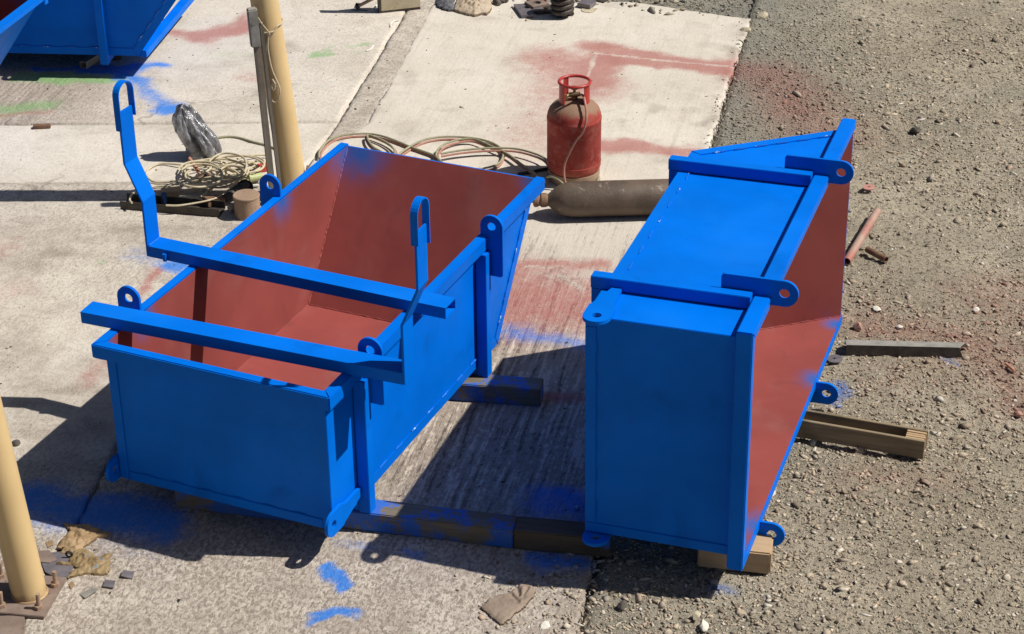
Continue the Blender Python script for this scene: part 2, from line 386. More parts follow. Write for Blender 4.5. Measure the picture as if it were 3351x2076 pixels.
def mesh_obj(name, mb, mats, bevel=0, smooth=False, loc=None, recalc=True):
    mats = mats if isinstance(mats, (list, tuple)) else [mats]
    L = Vector(loc) if loc is not None else Vector((0, 0, 0))
    me = bpy.data.meshes.new(name); me.from_pydata([Vector(v)-L for v in mb.v], [], mb.f)
    for m_ in mats: me.materials.append(m_)
    me.polygons.foreach_set('material_index', mb.m)
    if recalc or bevel:
        bm = bmesh.new(); bm.from_mesh(me)
        bmesh.ops.remove_doubles(bm, verts=bm.verts, dist=1e-6)
        bmesh.ops.recalc_face_normals(bm, faces=bm.faces)
        if bevel:
            es = [e for e in bm.edges if len(e.link_faces) == 2 and e.calc_face_angle(0) > .5]
            bmesh.ops.bevel(bm, geom=es, offset=bevel, segments=2, affect='EDGES', clamp_overlap=True)
        bm.to_mesh(me); bm.free()
    if smooth:
        me.polygons.foreach_set('use_smooth', [True]*len(me.polygons))
        try: me.set_sharp_from_angle(angle=rad(40))
        except Exception: pass
    me.update()
    o = bpy.data.objects.new(name, me); sc.collection.objects.link(o); return o
def tag(o, label=None, cat=None, group=None, kind=None):
    if label: o['label'] = label
    if cat: o['category'] = cat
    if group: o['group'] = group
    if kind: o['kind'] = kind
    return o
def thing(name, loc, label, cat, group=None, rz=0):
    o = bpy.data.objects.new(name, None); sc.collection.objects.link(o); o.location = loc; o.rotation_euler = (0, 0, rz)
    o.empty_display_size = .1
    return tag(o, label, cat, group)
def part(name, mb, mats, root, bevel=0, smooth=False, local=False, label=None, kind=None):
    """vertices are in world space unless local"""
    off = None
    if not local:
        off = Vector(root.location); q = root
        while q.parent: q = q.parent; off = off+Vector(q.location)
    o = mesh_obj(name, mb, mats, bevel, smooth, off); o.parent = root
    if label: o['label'] = label
    if kind: o['kind'] = kind
    return o
def single(name, mb, mats, loc, label, cat, group=None, bevel=0, smooth=False, kind=None):
    o = mesh_obj(name, mb, mats, bevel, smooth, loc); o.location = loc
    return tag(o, label, cat, group, kind)
def copy_tree(o, parent=None):
    c = o.copy(); sc.collection.objects.link(c)
    if parent: c.parent = parent
    for ch in list(o.children):
        copy_tree(ch, c)
    return c

# ------------------------------------------------------------ overspray map (world metres)
STROKES = []   # channel, x0,y0,x1,y1, width, softness, strength
def st(ch, a, b, w, s=.06, k=1.0):
    A, B = D(*a), D(*b); STROKES.append((ch, A.x, A.y, B.x, B.y, w, s, k))
R_, G_, B_, CUT = 0, 1, 2, 3
for a, b, w, s, k in [((405, 78), (480, 88), .04, .06, .85), ((480, 88), (590, 60), .06, .10, .9), ((585, 35), (560, 70), .03, .07, .6), ((500, 95), (575, 75), .05, .1, .6),
    ((1410, 110), (1560, 130), .08, .07, .95), ((1560, 142), (1755, 163), .12, .06, 1), ((1440, 135), (1755, 168), .12, .06, .9), ((1425, 142), (1560, 152), .05, .05, .9), ((1400, 195), (1450, 140), .14, .08, .95), ((1330, 150), (1420, 200), .25, .2, .5), ((1240, 330), (1300, 200), .1, .35, .28),
    ((1320, 130), (1400, 160), .12, .18, .5), ((1330, 220), (1400, 215), .18, .22, .42), ((1250, 140), (1330, 150), .05, .2, .3), ((1420, 105), (1440, 110), .05, .07, .6),
    ((1405, 205), (1425, 180), .05, .06, .7), ((1430, 345), (1500, 348), .09, .07, .9), ((1500, 350), (1660, 368), .10, .06, .9), ((1280, 300), (1300, 360), .05, .25, .3),
    ((1235, 630), (1440, 628), .035, .05, .75), ((1200, 730), (1400, 740), .2, .25, .65), ((1180, 690), (1390, 700), .1, .25, .4), ((1170, 640), (1240, 790), .05, .3, .4), ((1300, 945), (1392, 950), .04, .05, .8), ((1230, 660), (1300, 700), .05, .2, .45),
    ((340, 705), (372, 645), .03, .04, .85), ((205, 905), (245, 865), .05, .08, .55), ((0, 700), (40, 690), .1, .15, .35), ((580, 180), (620, 185), .05, .09, .5), ((0, 272), (115, 268), .02, .04, .6),
    ((788, 208), (805, 206), .01, .02, .5), ((0, 600), (20, 590), .05, .12, .4),
    ((1745, 155), (1850, 180), .05, .12, .9), ((1850, 180), (1920, 290), .1, .3, .5), ((1800, 175), (2000, 320), .1, .35, .45), ((1880, 210), (1890, 250), .04, .15, .5),
    ((2050, 770), (2300, 800), .06, .15, .6), ((2280, 690), (2440, 760), .1, .3, .35), ((2380, 850), (2440, 960), .1, .2, .6), ((2120, 900), (2200, 870), .05, .2, .35), ((2050, 1130), (2250, 1140), .05, .15, .4),
    ((2390, 690), (2440, 660), .1, .2, .4), ((1960, 660), (2080, 740), .05, .2, .3)]: st(R_, a, b, w, s, k)
for a, b, w, s, k in [((745, 133), (790, 128), .035, .035, .9), ((765, 122), (800, 114), .01, .02, .7), ((835, 108), (885, 104), .018, .025, .75), ((850, 125), (870, 120), .01, .03, .4), ((50, 184), (170, 186), .06, .07, 1),
    ((160, 190), (290, 186), .07, .07, 1), ((10, 258), (130, 250), .07, .09, .7), ((232, 627), (245, 628), .01, .03, .7), ((510, 130), (600, 128), .06, .09, .3), ((560, 155), (630, 160), .03, .06, .2), ((1370, 1290), (1380, 1292), .01, .02, .7)]: st(G_, a, b, w, s, k)
for a, b, w, s, k in [((80, 166), (400, 158), .03, .04, .95), ((289, 181), (332, 166), .05, .06, .85), ((195, 171), (283, 171), .03, .04, .9), ((310, 185), (318, 192), .05, .06, .8), ((330, 150), (345, 150), .02, .08, .5), ((330, 195), (395, 262), .025, .08, .75), ((385, 262), (425, 262), .025, .05, 1), ((400, 268), (430, 250), .01, .05, .7),
    ((330, 610), (440, 612), .05, .12, .4), ((395, 635), (440, 625), .05, .05, 1.0), ((1200, 790), (1390, 820), .035, .09, .6), ((0, 1195), (260, 1225), .09, .10, .65), ((240, 1220), (400, 1235), .10, .10, .9), ((320, 1200), (390, 1255), .06, .08, .8),
    ((100, 1180), (180, 1200), .05, .12, .7), ((775, 1352), (815, 1395), .02, .022, 1.0), ((800, 1372), (842, 1392), .012, .018, .9), ((740, 1478), (800, 1465), .012, .02, .95), ((790, 1458), (850, 1468), .018, .022, .9), ((820, 1290), (880, 1300), .02, .06, .4),
    ((1000, 1325), (1010, 1330), .005, .015, .8), ((300, 1300), (400, 1400), .1, .2, .16), ((250, 1270), (420, 1290), .05, .12, .25), ((150, 1250), (180, 1260), .05, .1, .2), ((1290, 1200), (1392, 1230), .08, .14, .5), ((1285, 1330), (1390, 1345), .04, .06, .85), ((970, 1320), (1000, 1345), .01, .02, .6), ((1330, 1180), (1392, 1200), .04, .08, .7),
    ((1720, 1385), (1745, 1390), .02, .04, .9), ((1990, 905), (2010, 935), .025, .03, .9), ((1998, 950), (2008, 965), .015, .02, .9), ((2250, 845), (2285, 860), .02, .03, .7), ((620, 425), (640, 440), .03, .08, .3), ((2005, 905), (2015, 950), .01, .02, .6)]: st(B_, a, b, w, s, k)
for a, b, w in [((1422, 126), (1400, 182), .02), ((1422, 127), (1560, 142), .018), ((1560, 143), (1745, 160), .018), ((1300, 210), (1345, 208), .004), ((1250, 634), (1310, 640), .01), ((1330, 655), (1390, 690), .02)]: st(CUT, a, b, w, .008, 1)
def spray_at(x, y):
    m = np.zeros((len(x), 4)); wx = (fbm(x, y, 9, 3, 50)-.5)*.11; wy = (fbm(x, y, 9, 3, 60)-.5)*.11
    for ch, x0, y0, x1, y1, w, s, k in STROKES:
        near = (x > min(x0, x1)-.9) & (x < max(x0, x1)+.9) & (y > min(y0, y1)-.9) & (y < max(y0, y1)+.9)
        if not near.any(): continue
        q = 1 if ch != CUT else .1
        X, Y = x[near]+wx[near]*q, y[near]+wy[near]*q
        dx, dy = x1-x0, y1-y0; t = np.clip(((X-x0)*dx+(Y-y0)*dy)/(dx*dx+dy*dy+1e-9), 0, 1)
        d = np.hypot(X-x0-t*dx, Y-y0-t*dy)
        v = np.clip(1-(d-w*.35)/(s*1.7), 0, 1) if ch != CUT else (d < w*.5+.004)*.62; v = v**1.4*k
        m[near, ch] = 1-(1-m[near, ch])*(1-v)
    m[:, 0] *= 1-m[:, 3]*.92
    return m

def grid_mesh(name, X, Y, Z, attrs, material):
    ny, nx = X.shape; me = bpy.data.meshes.new(name)
    co = np.stack([X.ravel(), Y.ravel(), Z.ravel()], 1).astype(np.float32)
    i = np.arange(ny*nx).reshape(ny, nx); q = np.stack([i[:-1, :-1], i[:-1, 1:], i[1:, 1:], i[1:, :-1]], -1).reshape(-1, 4)
    me.vertices.add(len(co)); me.vertices.foreach_set('co', co.ravel())
    me.loops.add(q.size); me.loops.foreach_set('vertex_index', q.ravel().astype(np.int32))
    me.polygons.add(len(q)); me.polygons.foreach_set('loop_start', np.arange(0, q.size, 4, dtype=np.int32))
    me.polygons.foreach_set('use_smooth', np.ones(len(q), bool))
    me.update()
    for an, c in attrs.items():
        a = me.color_attributes.new(an, 'FLOAT_COLOR', 'POINT'); a.data.foreach_set('color', c.astype(np.float32).ravel())
    me.materials.append(material); o = bpy.data.objects.new(name, me); sc.collection.objects.link(o); return o

# ------------------------------------------------------------ the setting: earth, gravel, concrete slabs
def redge(y):  # right edge of the concrete
    return np.interp(y, [3, 5.856, 6.307, 10.257, 12.30, 14], [-.38, .223, .31, 1.122, 1.55, 1.9])
def jedge(y):  # long joint between left and right slabs
    return np.interp(y, [3, 6.477, 6.96, 7.22, 10.33, 10.6, 12.09, 14], [-2.3, -1.79, -1.735, -1.70, -1.07, -1.015, -.759, -.43])
def bedge(y):  # right side of the rough band
    return np.where(y > 10.3, np.interp(y, [10.3, 10.54, 12.47, 14], [-.99, -.841, -.485, -.2]), jedge(y)+.012)
YTOP = lambda x: np.interp(x, [-.5, .497, .806, 1.28, 1.55], [12.9, 12.69, 12.66, 12.44, 12.32])

def axis_coords(lo, hi, step, far):
    a = list(np.arange(lo, hi+1e-6, step)); s = step; x = hi; r = []
    while x < far: s *= 1.35; x += s; r.append(x)
    s = step; x = lo; l = []
    while x > -far: s *= 1.35; x -= s; l.append(x)
    return np.array(l[::-1]+a+r)
gx = axis_coords(0.0, 4.2, .022, 90); gy = axis_coords(5.2, 14.2, .025, 110)
X, Y = np.meshgrid(gx, gy); xf, yf = X.ravel(), Y.ravel()
inner = (xf > -.4) & (xf < 5) & (yf > 4.5) & (yf < 15.5)
hz = (fbm(xf, yf, 1.3, 3, 3)-.5)*.035+(fbm(xf, yf, 14, 4, 8)-.5)*.02
hz += np.where(inner, (fbm(xf, yf, 40, 2, 30)-.5)*.012, 0)
Z = -.022+hz
onslab = (xf < redge(yf)+.03) & (yf < 12.95) & (xf > -7)
ed = np.clip(1-(xf-redge(yf))/.35, 0, 1); Z = Z*(1-ed)+(-.007+hz*.3)*ed
Z = np.where(onslab, -.06, np.minimum(Z, -.003))
sp = spray_at(xf, yf)
greyness = np.clip(1-(xf-redge(yf))/.9, 0, 1)*np.clip((yf-8.5)/1.5, 0, 1)*.8+np.clip(1-(xf-redge(yf))/1.0, 0, 1)*np.clip((7.5-yf)/1, 0, 1)*.35
greyness = greyness*(.5+.9*fbm(xf, yf, 3, 3, 90))
wr = np.zeros((len(xf), 4)); wr[:, 0] = np.clip(greyness, 0, 1); wr[:, 3] = 1
g_obj = grid_mesh('ground', X, Y, Z.reshape(X.shape), {'spray': sp, 'wear': wr}, M['gravel'])
tag(g_obj, 'dry stony earth yard spreading right of the concrete', kind='structure')

def slab(name, y0, y1, xl, xr, step, wearf, label, top=None, zoff=0.0, seed=0, amp=.0016):
    ys = np.arange(y0, y1+step*.5, step); wmax = float(np.max(np.abs(xr(ys)-xl(ys)))); n = max(4, int(wmax/step))
    s = np.linspace(0, 1, n); S, YY = np.meshgrid(s, ys); xlv, xrv = xl(YY), xr(YY)
    jl = (vnoise(YY*14, YY*0+seed, 5)-.5)*.012+(vnoise(YY*55, YY*0+seed, 6)-.5)*.010
    jr = (vnoise(YY*12, YY*0+seed+3, 5)-.5)*.018+(vnoise(YY*50, YY*0+seed+3, 6)-.5)*.012
    XX = (xlv+jl)*(1-S)+(xrv+jr)*S
    if top is not None:
        YY = YY+(top(XX)-y1)*np.clip((YY-y0)/(y1-y0), 0, 1)**6
    f = lambda A: A.ravel(); x, y = f(XX), f(YY)
    YY2 = YY.copy(); YY2[0] += (vnoise(XX[0]*20, XX[0]*0, seed)-.5)*.014; YY2[-1] += (vnoise(XX[-1]*20, XX[-1]*0, seed+1)-.5)*.014
    we = wearf(x, y); Zt = zoff+(fbm(x, y, 2.2, 3, seed)-.5)*amp*3+(fbm(x, y, 30, 3, seed+4)-.5)*amp*(1+3*we[:, 0])
    Zt = Zt.reshape(XX.shape)
    # worn, rounded arris and a skirt down into the earth
    e = .004
    for sl_ in (np.s_[0, :], np.s_[-1, :], np.s_[:, 0], np.s_[:, -1]): Zt[sl_] -= e
    pad = lambda A: np.pad(A, 1, mode='edge')
    XX, YY2, Zt = pad(XX), pad(YY2), pad(Zt)
    Zt[0, :] = Zt[-1, :] = -.12; Zt[:, 0] = Zt[:, -1] = -.12
    x, y = f(XX), f(YY2); spv = spray_at(x, y); we = wearf(x, y)
    o = grid_mesh(name, XX, YY2, Zt, {'spray': spv, 'wear': we}, M['concrete'])
    return tag(o, label, kind='structure')
def wcol(w, g, d):
    return np.stack([np.clip(w, 0, 1), np.clip(g, 0, 1), np.clip(d, 0, 1), np.ones_like(w)], 1)
def wear_right(x, y):
    w = .06+.12*fbm(x, y, 3, 3, 22)+.9*np.clip((8.3-y)/1.8, 0, 1)*(0.65+.6*fbm(x, y, 2, 3, 21))
    g = np.clip((9.6-y)/1.6, 0, 1)*np.clip((y-6.2)/.8, 0, 1)*np.clip((x+.75)/.3, 0, 1)*(.6+.6*fbm(x, y, 2.5, 2, 33))+.10
    d = np.clip((fbm(x, y, 5, 4, 44)-.62)*4, 0, .5)+.85*np.clip(1-(redge(y)-x-.02)/.09, 0, 1)*np.clip((fbm(x, y, 7, 3, 2)-.45)*6, 0, 1)
    d += 1.1*np.clip((6.9-y)/.5, 0, 1)*np.clip(1-(redge(y)-x-.03)/.42, 0, 1)*np.clip(fbm(x, y, 5, 4, 9)*1.5-.15, 0, 1)
    return wcol(w, g, d)
def wear_left(x, y):
    w = .34+.56*np.clip((7.4-y)/1.0, 0, 1)+.5*(fbm(x, y, 1.5, 3, 31)-.5)
    d = np.clip((fbm(x, y, 2.4, 6, 12)-.46)*3.6, 0, .62)+np.clip((fbm(x*.6+y*.3, y*1.6, 5, 5, 17)-.52)*3.5, 0, .45)
    return wcol(w, w*0, d)
def wear_farleft(x, y):
    w = .22+.25*(fbm(x, y, 2, 3, 8)-.3)+.5*np.clip((-2.2-x)/.6, 0, 1)
    g = .9*np.clip((-2.35-x)/.4, 0, 1)*np.clip((11.6-y)/.4, 0, 1)*fbm(x, y, 3, 2, 5)
    d = np.clip((fbm(x, y, 3.5, 5, 14)-.54)*4, 0, .7)+.6*np.clip((-2.2-x)/.3, 0, 1)*np.clip((11.5-y)/.3, 0, 1)*np.clip((y-10.85)/.2, 0, 1)*np.clip(fbm(x, y, 6, 4, 40)*2-.4, 0, 1)
    return wcol(w, g, d)
def wear_band(x, y): return wcol(x*0+.55, x*0, .35*fbm(x, y, 10, 3, 3)+np.clip((fbm(x, y, 14, 4, 66)-.5)*4, 0, .6))
YR = lambda y: redge(y)
slab('concrete_slab', 3.6, 12.5, lambda y: bedge(y)+.004, YR, .018, wear_right, 'long pale concrete slab under the skips with red and blue overspray', top=YTOP, seed=1)
slab('concrete_slab', 10.3, 13.0, lambda y: jedge(y)+.005, lambda y: bedge(y)-.004, .02, wear_band, 'narrow rough strip of crumbling concrete infill', zoff=-.002, seed=2, amp=.003)
slab('concrete_slab', 10.67, 15.5, lambda y: y*0-6.5, lambda y: jedge(y)-.005, .028, wear_farleft, 'far left concrete slab with green and blue overspray', seed=3)
slab('concrete_slab', 9.86, 10.655, lambda y: y*0-6, lambda y: jedge(y)-.005, .022, lambda x, y: wcol(x*0+.22, x*0, np.clip((fbm(x, y, 3, 5, 15)-.55)*3, 0, .5)), 'smooth concrete strip behind the grey plastic bag', seed=4)
slab('concrete_slab', 9.635, 9.85, lambda y: y*0-6, lambda y: jedge(y)-.005, .02, wear_band, 'thin rough mortar strip between two left slabs', zoff=-.003, seed=5, amp=.003)
slab('concrete_slab', 3.6, 9.625, lambda y: y*0-5.5, lambda y: jedge(y)-.006, .022, wear_left, 'near left concrete slab under the post', seed=6)

# gravel stones: nobody could count them
ICO_V = []; t_ = (1+5**.5)/2
for a in (-1, 1):
    for b2 in (-t_, t_): ICO_V += [(a, b2, 0), (0, a, b2), (b2, 0, a)]
ICO_V = np.array(ICO_V)/math.hypot(1, t_)
bm = bmesh.new()
for v in ICO_V: bm.verts.new(v)
bmesh.ops.convex_hull(bm, input=bm.verts); bm.verts.ensure_lookup_table(); bm.verts.index_update()
ICO_F = np.array([[v.index for v in f.verts] for f in bm.faces]); ICO_V = np.array([v.co[:] for v in bm.verts]); bm.free()
def scatter_stones(name, px, py, pz, r, tone, label, flat=.62):
    n = len(px); V = np.repeat(ICO_V[None], n, 0)*(1+(RNG.random((n, 12, 1))-.5)*1.15)
    V *= (r[:, None]*np.stack([RNG.uniform(.9, 1.9, n), RNG.uniform(.5, 1.0, n), RNG.uniform(.25, .25+flat, n)], 1))[:, None, :]
    th = RNG.uniform(0, 2*np.pi, n); c, s = np.cos(th)[:, None], np.sin(th)[:, None]; tl = RNG.uniform(-.5, .5, n)[:, None]
    x = V[..., 0]*c-V[..., 1]*s; y = V[..., 0]*s+V[..., 1]*c; z = V[..., 2]+x*tl*.5
    co = np.stack([x+px[:, None], y+py[:, None], z+pz[:, None]], -1).reshape(-1, 3).astype(np.float32)
    F = (ICO_F[None]+(np.arange(n)*12)[:, None, None]).reshape(-1, 3).astype(np.int32)
    me = bpy.data.meshes.new(name); me.vertices.add(len(co)); me.vertices.foreach_set('co', co.ravel())
    me.loops.add(F.size); me.loops.foreach_set('vertex_index', F.ravel()); me.polygons.add(len(F))
    me.polygons.foreach_set('loop_start', np.arange(0, F.size, 3, dtype=np.int32)); me.update()
    a = me.color_attributes.new('tone', 'FLOAT_COLOR', 'POINT'); a.data.foreach_set('color', np.repeat(np.c_[tone, np.ones(n)], 12, 0).astype(np.float32).ravel())
    me.materials.append(M['stone']); o = bpy.data.objects.new(name, me); sc.collection.objects.link(o); tag(o, label, kind='stuff'); return o
def zg(x, y): return -.022+(fbm(x, y, 1.3, 3, 3)-.5)*.035+(fbm(x, y, 14, 4, 8)-.5)*.02+(fbm(x, y, 40, 2, 30)-.5)*.012
N = 140000
px = RNG.uniform(-.15, 4.2, N); py = 5.4+(RNG.random(N)**1.25)*9.4
r = np.clip(np.exp(RNG.normal(math.log(.0042), .48, N)), .0020, .022)
dens = fbm(px, py, 1.1, 4, 70)
keep = ((px > redge(py)-(.05+.42*np.clip((7.1-py)/.8, 0, 1))*RNG.random(N)**2.2) | (py > YTOP(px)+.03)) & (RNG.random(N) < np.clip((dens-.28)*3.2, .22, 1)) & (px < 2.3+py*.19)
px, py, r = px[keep], py[keep], r[keep]; n = len(px)
pal = np.array([(.50, .43, .32), (.40, .34, .25), (.29, .245, .18), (.62, .56, .45), (.13, .105, .08), (.46, .34, .25), (.38, .35, .29)])
tone = pal[RNG.choice(7, n, p=[.30, .28, .15, .08, .08, .04, .07])]*RNG.uniform(.82, 1.15, (n, 1))
tone = (tone*.8+np.array((.39, .345, .26))*.2)*np.array((1.03, 1.0, 1.0))
bright = (RNG.random(n) < .045); tone[bright] = (.62, .58, .50)
s4 = spray_at(px, py)
for ch, col in ((0, (.30, .07, .06)), (2, (.015, .13, .5))):
    f = np.clip(s4[:, ch:ch+1]*(1.05 if ch == 0 else 1.3)*(RNG.random((n, 1))*.9+.1), 0, .85); tone = tone*(1-f)+np.array(col)*f
gg = np.clip(1-(px-redge(py))/.9, 0, 1)*np.clip((py-8.5)/1.5, 0, 1)*.6; tone = tone*(1-gg[:, None])+np.array((.19, .195, .165))*gg[:, None]
scatter_stones('gravel', px, py, np.minimum(zg(px, py)*(1-np.clip(1-(px-redge(py))/.35, 0, 1))-.007*np.clip(1-(px-redge(py))/.35, 0, 1), -.003)*(px > redge(py)-.012)+r*.2, r, tone, 'loose pale and dark gravel strewn over the earth')
# grit and flakes on the concrete
n = 900; px = RNG.uniform(-3.2, 1.4, n); py = 5.9+RNG.random(n)**1.3*6.8
k_ = (px < redge(py)-.02); px, py = px[k_], py[k_]; n = len(px); r = np.exp(RNG.normal(math.log(.0030), .45, n))
tone = np.array([(.07, .05, .04), (.16, .12, .09), (.45, .38, .28)])[RNG.choice(3, n, p=[.45, .3, .25])]
# more debris beyond the far end of the slab
m2 = 700; qx = RNG.uniform(-.5, 1.3, m2); qy = 12.35+RNG.random(m2)*1.6; qr = np.exp(RNG.normal(math.log(.010), .5, m2))
qx2, qy2, qr2 = qx[qy > YTOP(qx)-.16], qy[qy > YTOP(qx)-.16], qr[qy > YTOP(qx)-.16]
tone2 = pal[RNG.choice(7, len(qx2))]*.8
scatter_stones('grit', np.r_[px, qx2], np.r_[py, qy2], np.r_[np.full(n, .001), np.full(len(qx2), .004)], np.r_[r, qr2], np.r_[tone, tone2], 'dark grit and flakes scattered over the concrete')
# straw
mb = MB()
for i in range(260):
    x, y = random.uniform(.4, 3.9), random.uniform(5.7, 12.5)
    if x < redge(y)+.05 or x > 2.3+y*.19: continue
    a = random.uniform(0, 6.28); l = random.uniform(.02, .06)*(1.5 if i % 9 == 0 else 1)
    z = float(zg(np.array([x]), np.array([y]))[0])+.012
    mb.tube([(x, y, z), (x+math.cos(a)*l*.5, y+math.sin(a)*l*.5, z+.004), (x+math.cos(a+.3)*l, y+math.sin(a+.3)*l, z)], .0012, 3)
tag(mesh_obj('dry_straw', mb, M['straw'], recalc=False), 'short bits of dry straw and twig on the gravel', kind='stuff')

# ------------------------------------------------------------ skips
SK = dict(L=2.045, Lb=1.585, r=.040, rh=.062, s1=.26, s2=1.409, t=.006)
def build_skip(root, W, h, T, redmat, end_rail=False):
    L, Lb, r, rh, s1, s2, t = (SK[k] for k in ('L', 'Lb', 'r', 'rh', 's1', 's2', 't'))
    bl = M['blue']; pm = [bl, redmat]
    P = lambda name, mb, mats=bl, **k: part(name, mb, mats, root, local=True, **k)
    P('front_panel', MB().prism([(t, 0, 0), (W-t, 0, 0), (W-t, 0, h-.002), (t, 0, h-.002)], (0, t, 0), 0, 1, T), pm)
    P('floor_panel', MB().prism([(t, t, 0), (W-t, t, 0), (W-t, Lb-.002, 0), (t, Lb-.002, 0)], (0, 0, t), 0, 1, T), pm)
    P('back_panel', MB().prism([(t, Lb, .001), (W-t, Lb, .001), (W-t, L, h-.002), (t, L, h-.002)], (0, -t*1.25, 0), 0, 1, T), pm)
    for x, s in ((0, 1), (W, -1)):
        P('side_panel', MB().prism([(x, 0, 0), (x, Lb, 0), (x, L, h), (x, 0, h)], (s*t, 0, 0), 0, 1, T), pm)
    # rails round the top, mitred at the front corners
    for x, s in ((0, -1), (W, 1)):
        P('rim_rail', MB().prism([(x-s*.005, .005, h+.004), (x+s*r, -r, h+.004), (x+s*r, L+.012, h+.004), (x-s*.005, L+.012, h+.004)], (0, 0, -rh), 0, None, T), bevel=.004)
    P('rim_rail', MB().prism([(-r, -r, h+.0035), (W+r, -r, h+.0035), (W-.005+.01, .005, h+.0035), (.005-.01, .005, h+.0035)], (0, 0, -rh), 0, None, T), bevel=.004)
    if end_rail: P('rim_rail', MB().bb((.0, L-.01, h-.045), (W, L+.035, h+.004), 0, T), bevel=.003)
    # flat edge straps, 4 mm proud
    sl = Vector((0, L-Lb, h)).normalized(); nl = Vector((0, -sl.z, sl.y))
    for x, s in ((0, -1), (W, 1)):
        o = Vector((x+s*.0045, 0, 0)); w = .05
        P('edge_strap', MB().prism([(x+s*.004, .0, .001), (x+s*.004, Lb-.004, .001), (x+s*.004, Lb-.03, w), (x+s*.004, .0, w)], (-s*.0035, 0, 0), 0, None, T), bevel=.0015)
        a = Vector((x+s*.005, Lb, .0)); b = Vector((x+s*.005, L, h))-sl*.062
        P('edge_strap', MB().prism([a, b, b+nl*w, a+nl*w+sl*.02], (-s*.0045, 0, 0), 0, None, T), bevel=.0015)
        mb = MB()
        for i in range(9):
            y0 = .1+i*(Lb-.25)/9; mb.tube([(x+s*.004, y0+k*.016, w+.001+random.uniform(-.001, .001)) for k in range(5)], [.002, .004, .0035, .004, .002], 5, 0, True, T)
        for i in range(7):
            q0 = a+nl*(w+.001)+sl*(.08+i*.1); mb.tube([q0+sl*k*.015 for k in range(5)], [.002, .0045, .0035, .0045, .002], 5, 0, True, T)
        P('weld_bead', mb, M['weld'], smooth=True, kind='stuff')
    mb = MB(); rw = random.Random(5)
    def seam(a, b2, n, r_=.0048):
        a, b2 = Vector(a), Vector(b2); pts_ = [a.lerp(b2, i/n)+Vector((rw.uniform(-1, 1), rw.uniform(-1, 1), rw.uniform(-1, 1)))*.0012 for i in range(n+1)]
        mb.tube(pts_, [r_*rw.uniform(.6, 1.3) for _ in pts_], 5, 0, True, T)
    for x in (t+.001, W-t-.001):
        seam((x, Lb-.008, t+.002), (x, L-.012, h-.01), 60); seam((x, t, t+.001), (x, Lb-.01, t+.001), 70, .0025)
    seam((t, Lb-.010, t+.002), (W-t, Lb-.010, t+.002), 50, .004)
    P('weld_seam', mb, redmat, kind='stuff')
    for (x0, x1, z0, z1) in ((.0, .042, .0, h-.064), (W-.042, W, .0, h-.064), (.043, W-.043, .0, .042)):
        P('edge_strap', MB().bb((x0, -.0042, z0), (x1, -.0004, z1), 0, T), bevel=.0015)
    mb = MB()
    for i in range(6): mb.tube([(.10+i*.14+k*.014, -.004, .044) for k in range(5)], [.001, .0025, .002, .0025, .001], 5, 0, True, T)
    P('weld_bead', mb, bl, smooth=True, kind='stuff')
    # stiffeners that carry on below the floor as cross bearers
    for y in (s1, s2):
        for x, s in ((0, -1), (W, 1)):
            P('stiffener', MB().bb((x+s*.0045, y-.052, -.043), (x+s*.054, y-.002, h-rh-.001), 0, T), bevel=.002)
        P('cross_bearer', MB().bb((-.004, y-.050, -.041), (W+.004, y-.003, -.001), 0, T), bevel=.002)
    # lifting lugs beside the stiffeners: hole above the rim, tail down the wall
    for y in (s1, s2):
        for x, s in ((0, -1), (W, 1)):
            cx, cz, R = .0575, h+.052, .052
            out = [(cx+R*math.cos(a), cz+R*math.sin(a)) for a in np.linspace(0, math.pi, 15)]
            q = .012; z0 = h-.185
            out += [(cx-R+.001, z0), (cx+R-q, z0), (cx+R-q*.3, z0+q*.3), (cx+R, z0+q)]
            P('lifting_lug', MB().holed(out, (cx, cz), .020, (x, y+.009, 0), (s, 0, 0), (0, 0, 1), (0, 1, 0), .013, 0, T))
    # lower lugs at the front corners, running back as a strap along the wall
    for x, s in ((0, -1), (W, 1)):
        cy, cz, R = -.025, .050, .052
        out = [(cy+R*math.cos(a), cz+R*math.sin(a)) for a in np.linspace(math.pi*.5, math.pi*1.5, 15)]
        out += [(.055, cz-R), (.06, cz-R+.006), (s1-.07, cz-.012), (s1-.056, cz-.008), (s1-.056, cz+.030), (.08, cz+.034), (.04, cz+R)]
        P('lower_lug', MB().holed(out, (cy, cz), .018, (x+s*.0125, 0, 0), (0, 1, 0), (0, 0, 1), (1, 0, 0), .014, 0, T))
AX, AY, AYAW, AZ = -1.5939, 6.7348, rad(-23.586), .1325
WA, HA = .972, .631
ptsA = [(.08, 2.0, .62, .30), (0, 1.41, .62, .19), (.0, .26, .62, .20), (.97, 2.04, .63, .16), (.97, 1.41, .63, .12), (0, 0, .63, .12), (.97, .26, .63, .1)]
red_A = red_oxide('red_primer', ptsA)
skA = thing('steel_skip', (AX, AY, AZ), 'upright blue skip with red primed inside and two lifting bars laid across it', 'skip', 'blue steel skips', AYAW)
build_skip(skA, WA, HA, None, red_A)
BX, BY, BYAW, BZ = .2773, 6.3247, rad(-18.865), .1407; BT, BP, WB, HB = rad(.834), rad(-.941), .943, .6283
def TB(v):
    x, y, z = v; xx = WB-x
    u = z*math.cos(BT)-xx*math.sin(BT); w = z*math.sin(BT)+xx*math.cos(BT)
    return Vector((u, y*math.cos(BP)-w*math.sin(BP), y*math.sin(BP)+w*math.cos(BP)))
ptsB = [(*TB((x, y, z)), r_) for x, y, z, r_ in [(WB, .0, .6, .33), (WB, .22, .63, .2), (WB, 1.41, .63, .17), (WB, 1.95, .62, .12), (0, 2.0, .6, .1), (.0, 1.41, .6, .10)]]
skB = thing('steel_skip', (BX, BY, BZ), 'blue skip lying on its side with its open red mouth facing the gravel', 'skip', 'blue steel skips', BYAW)
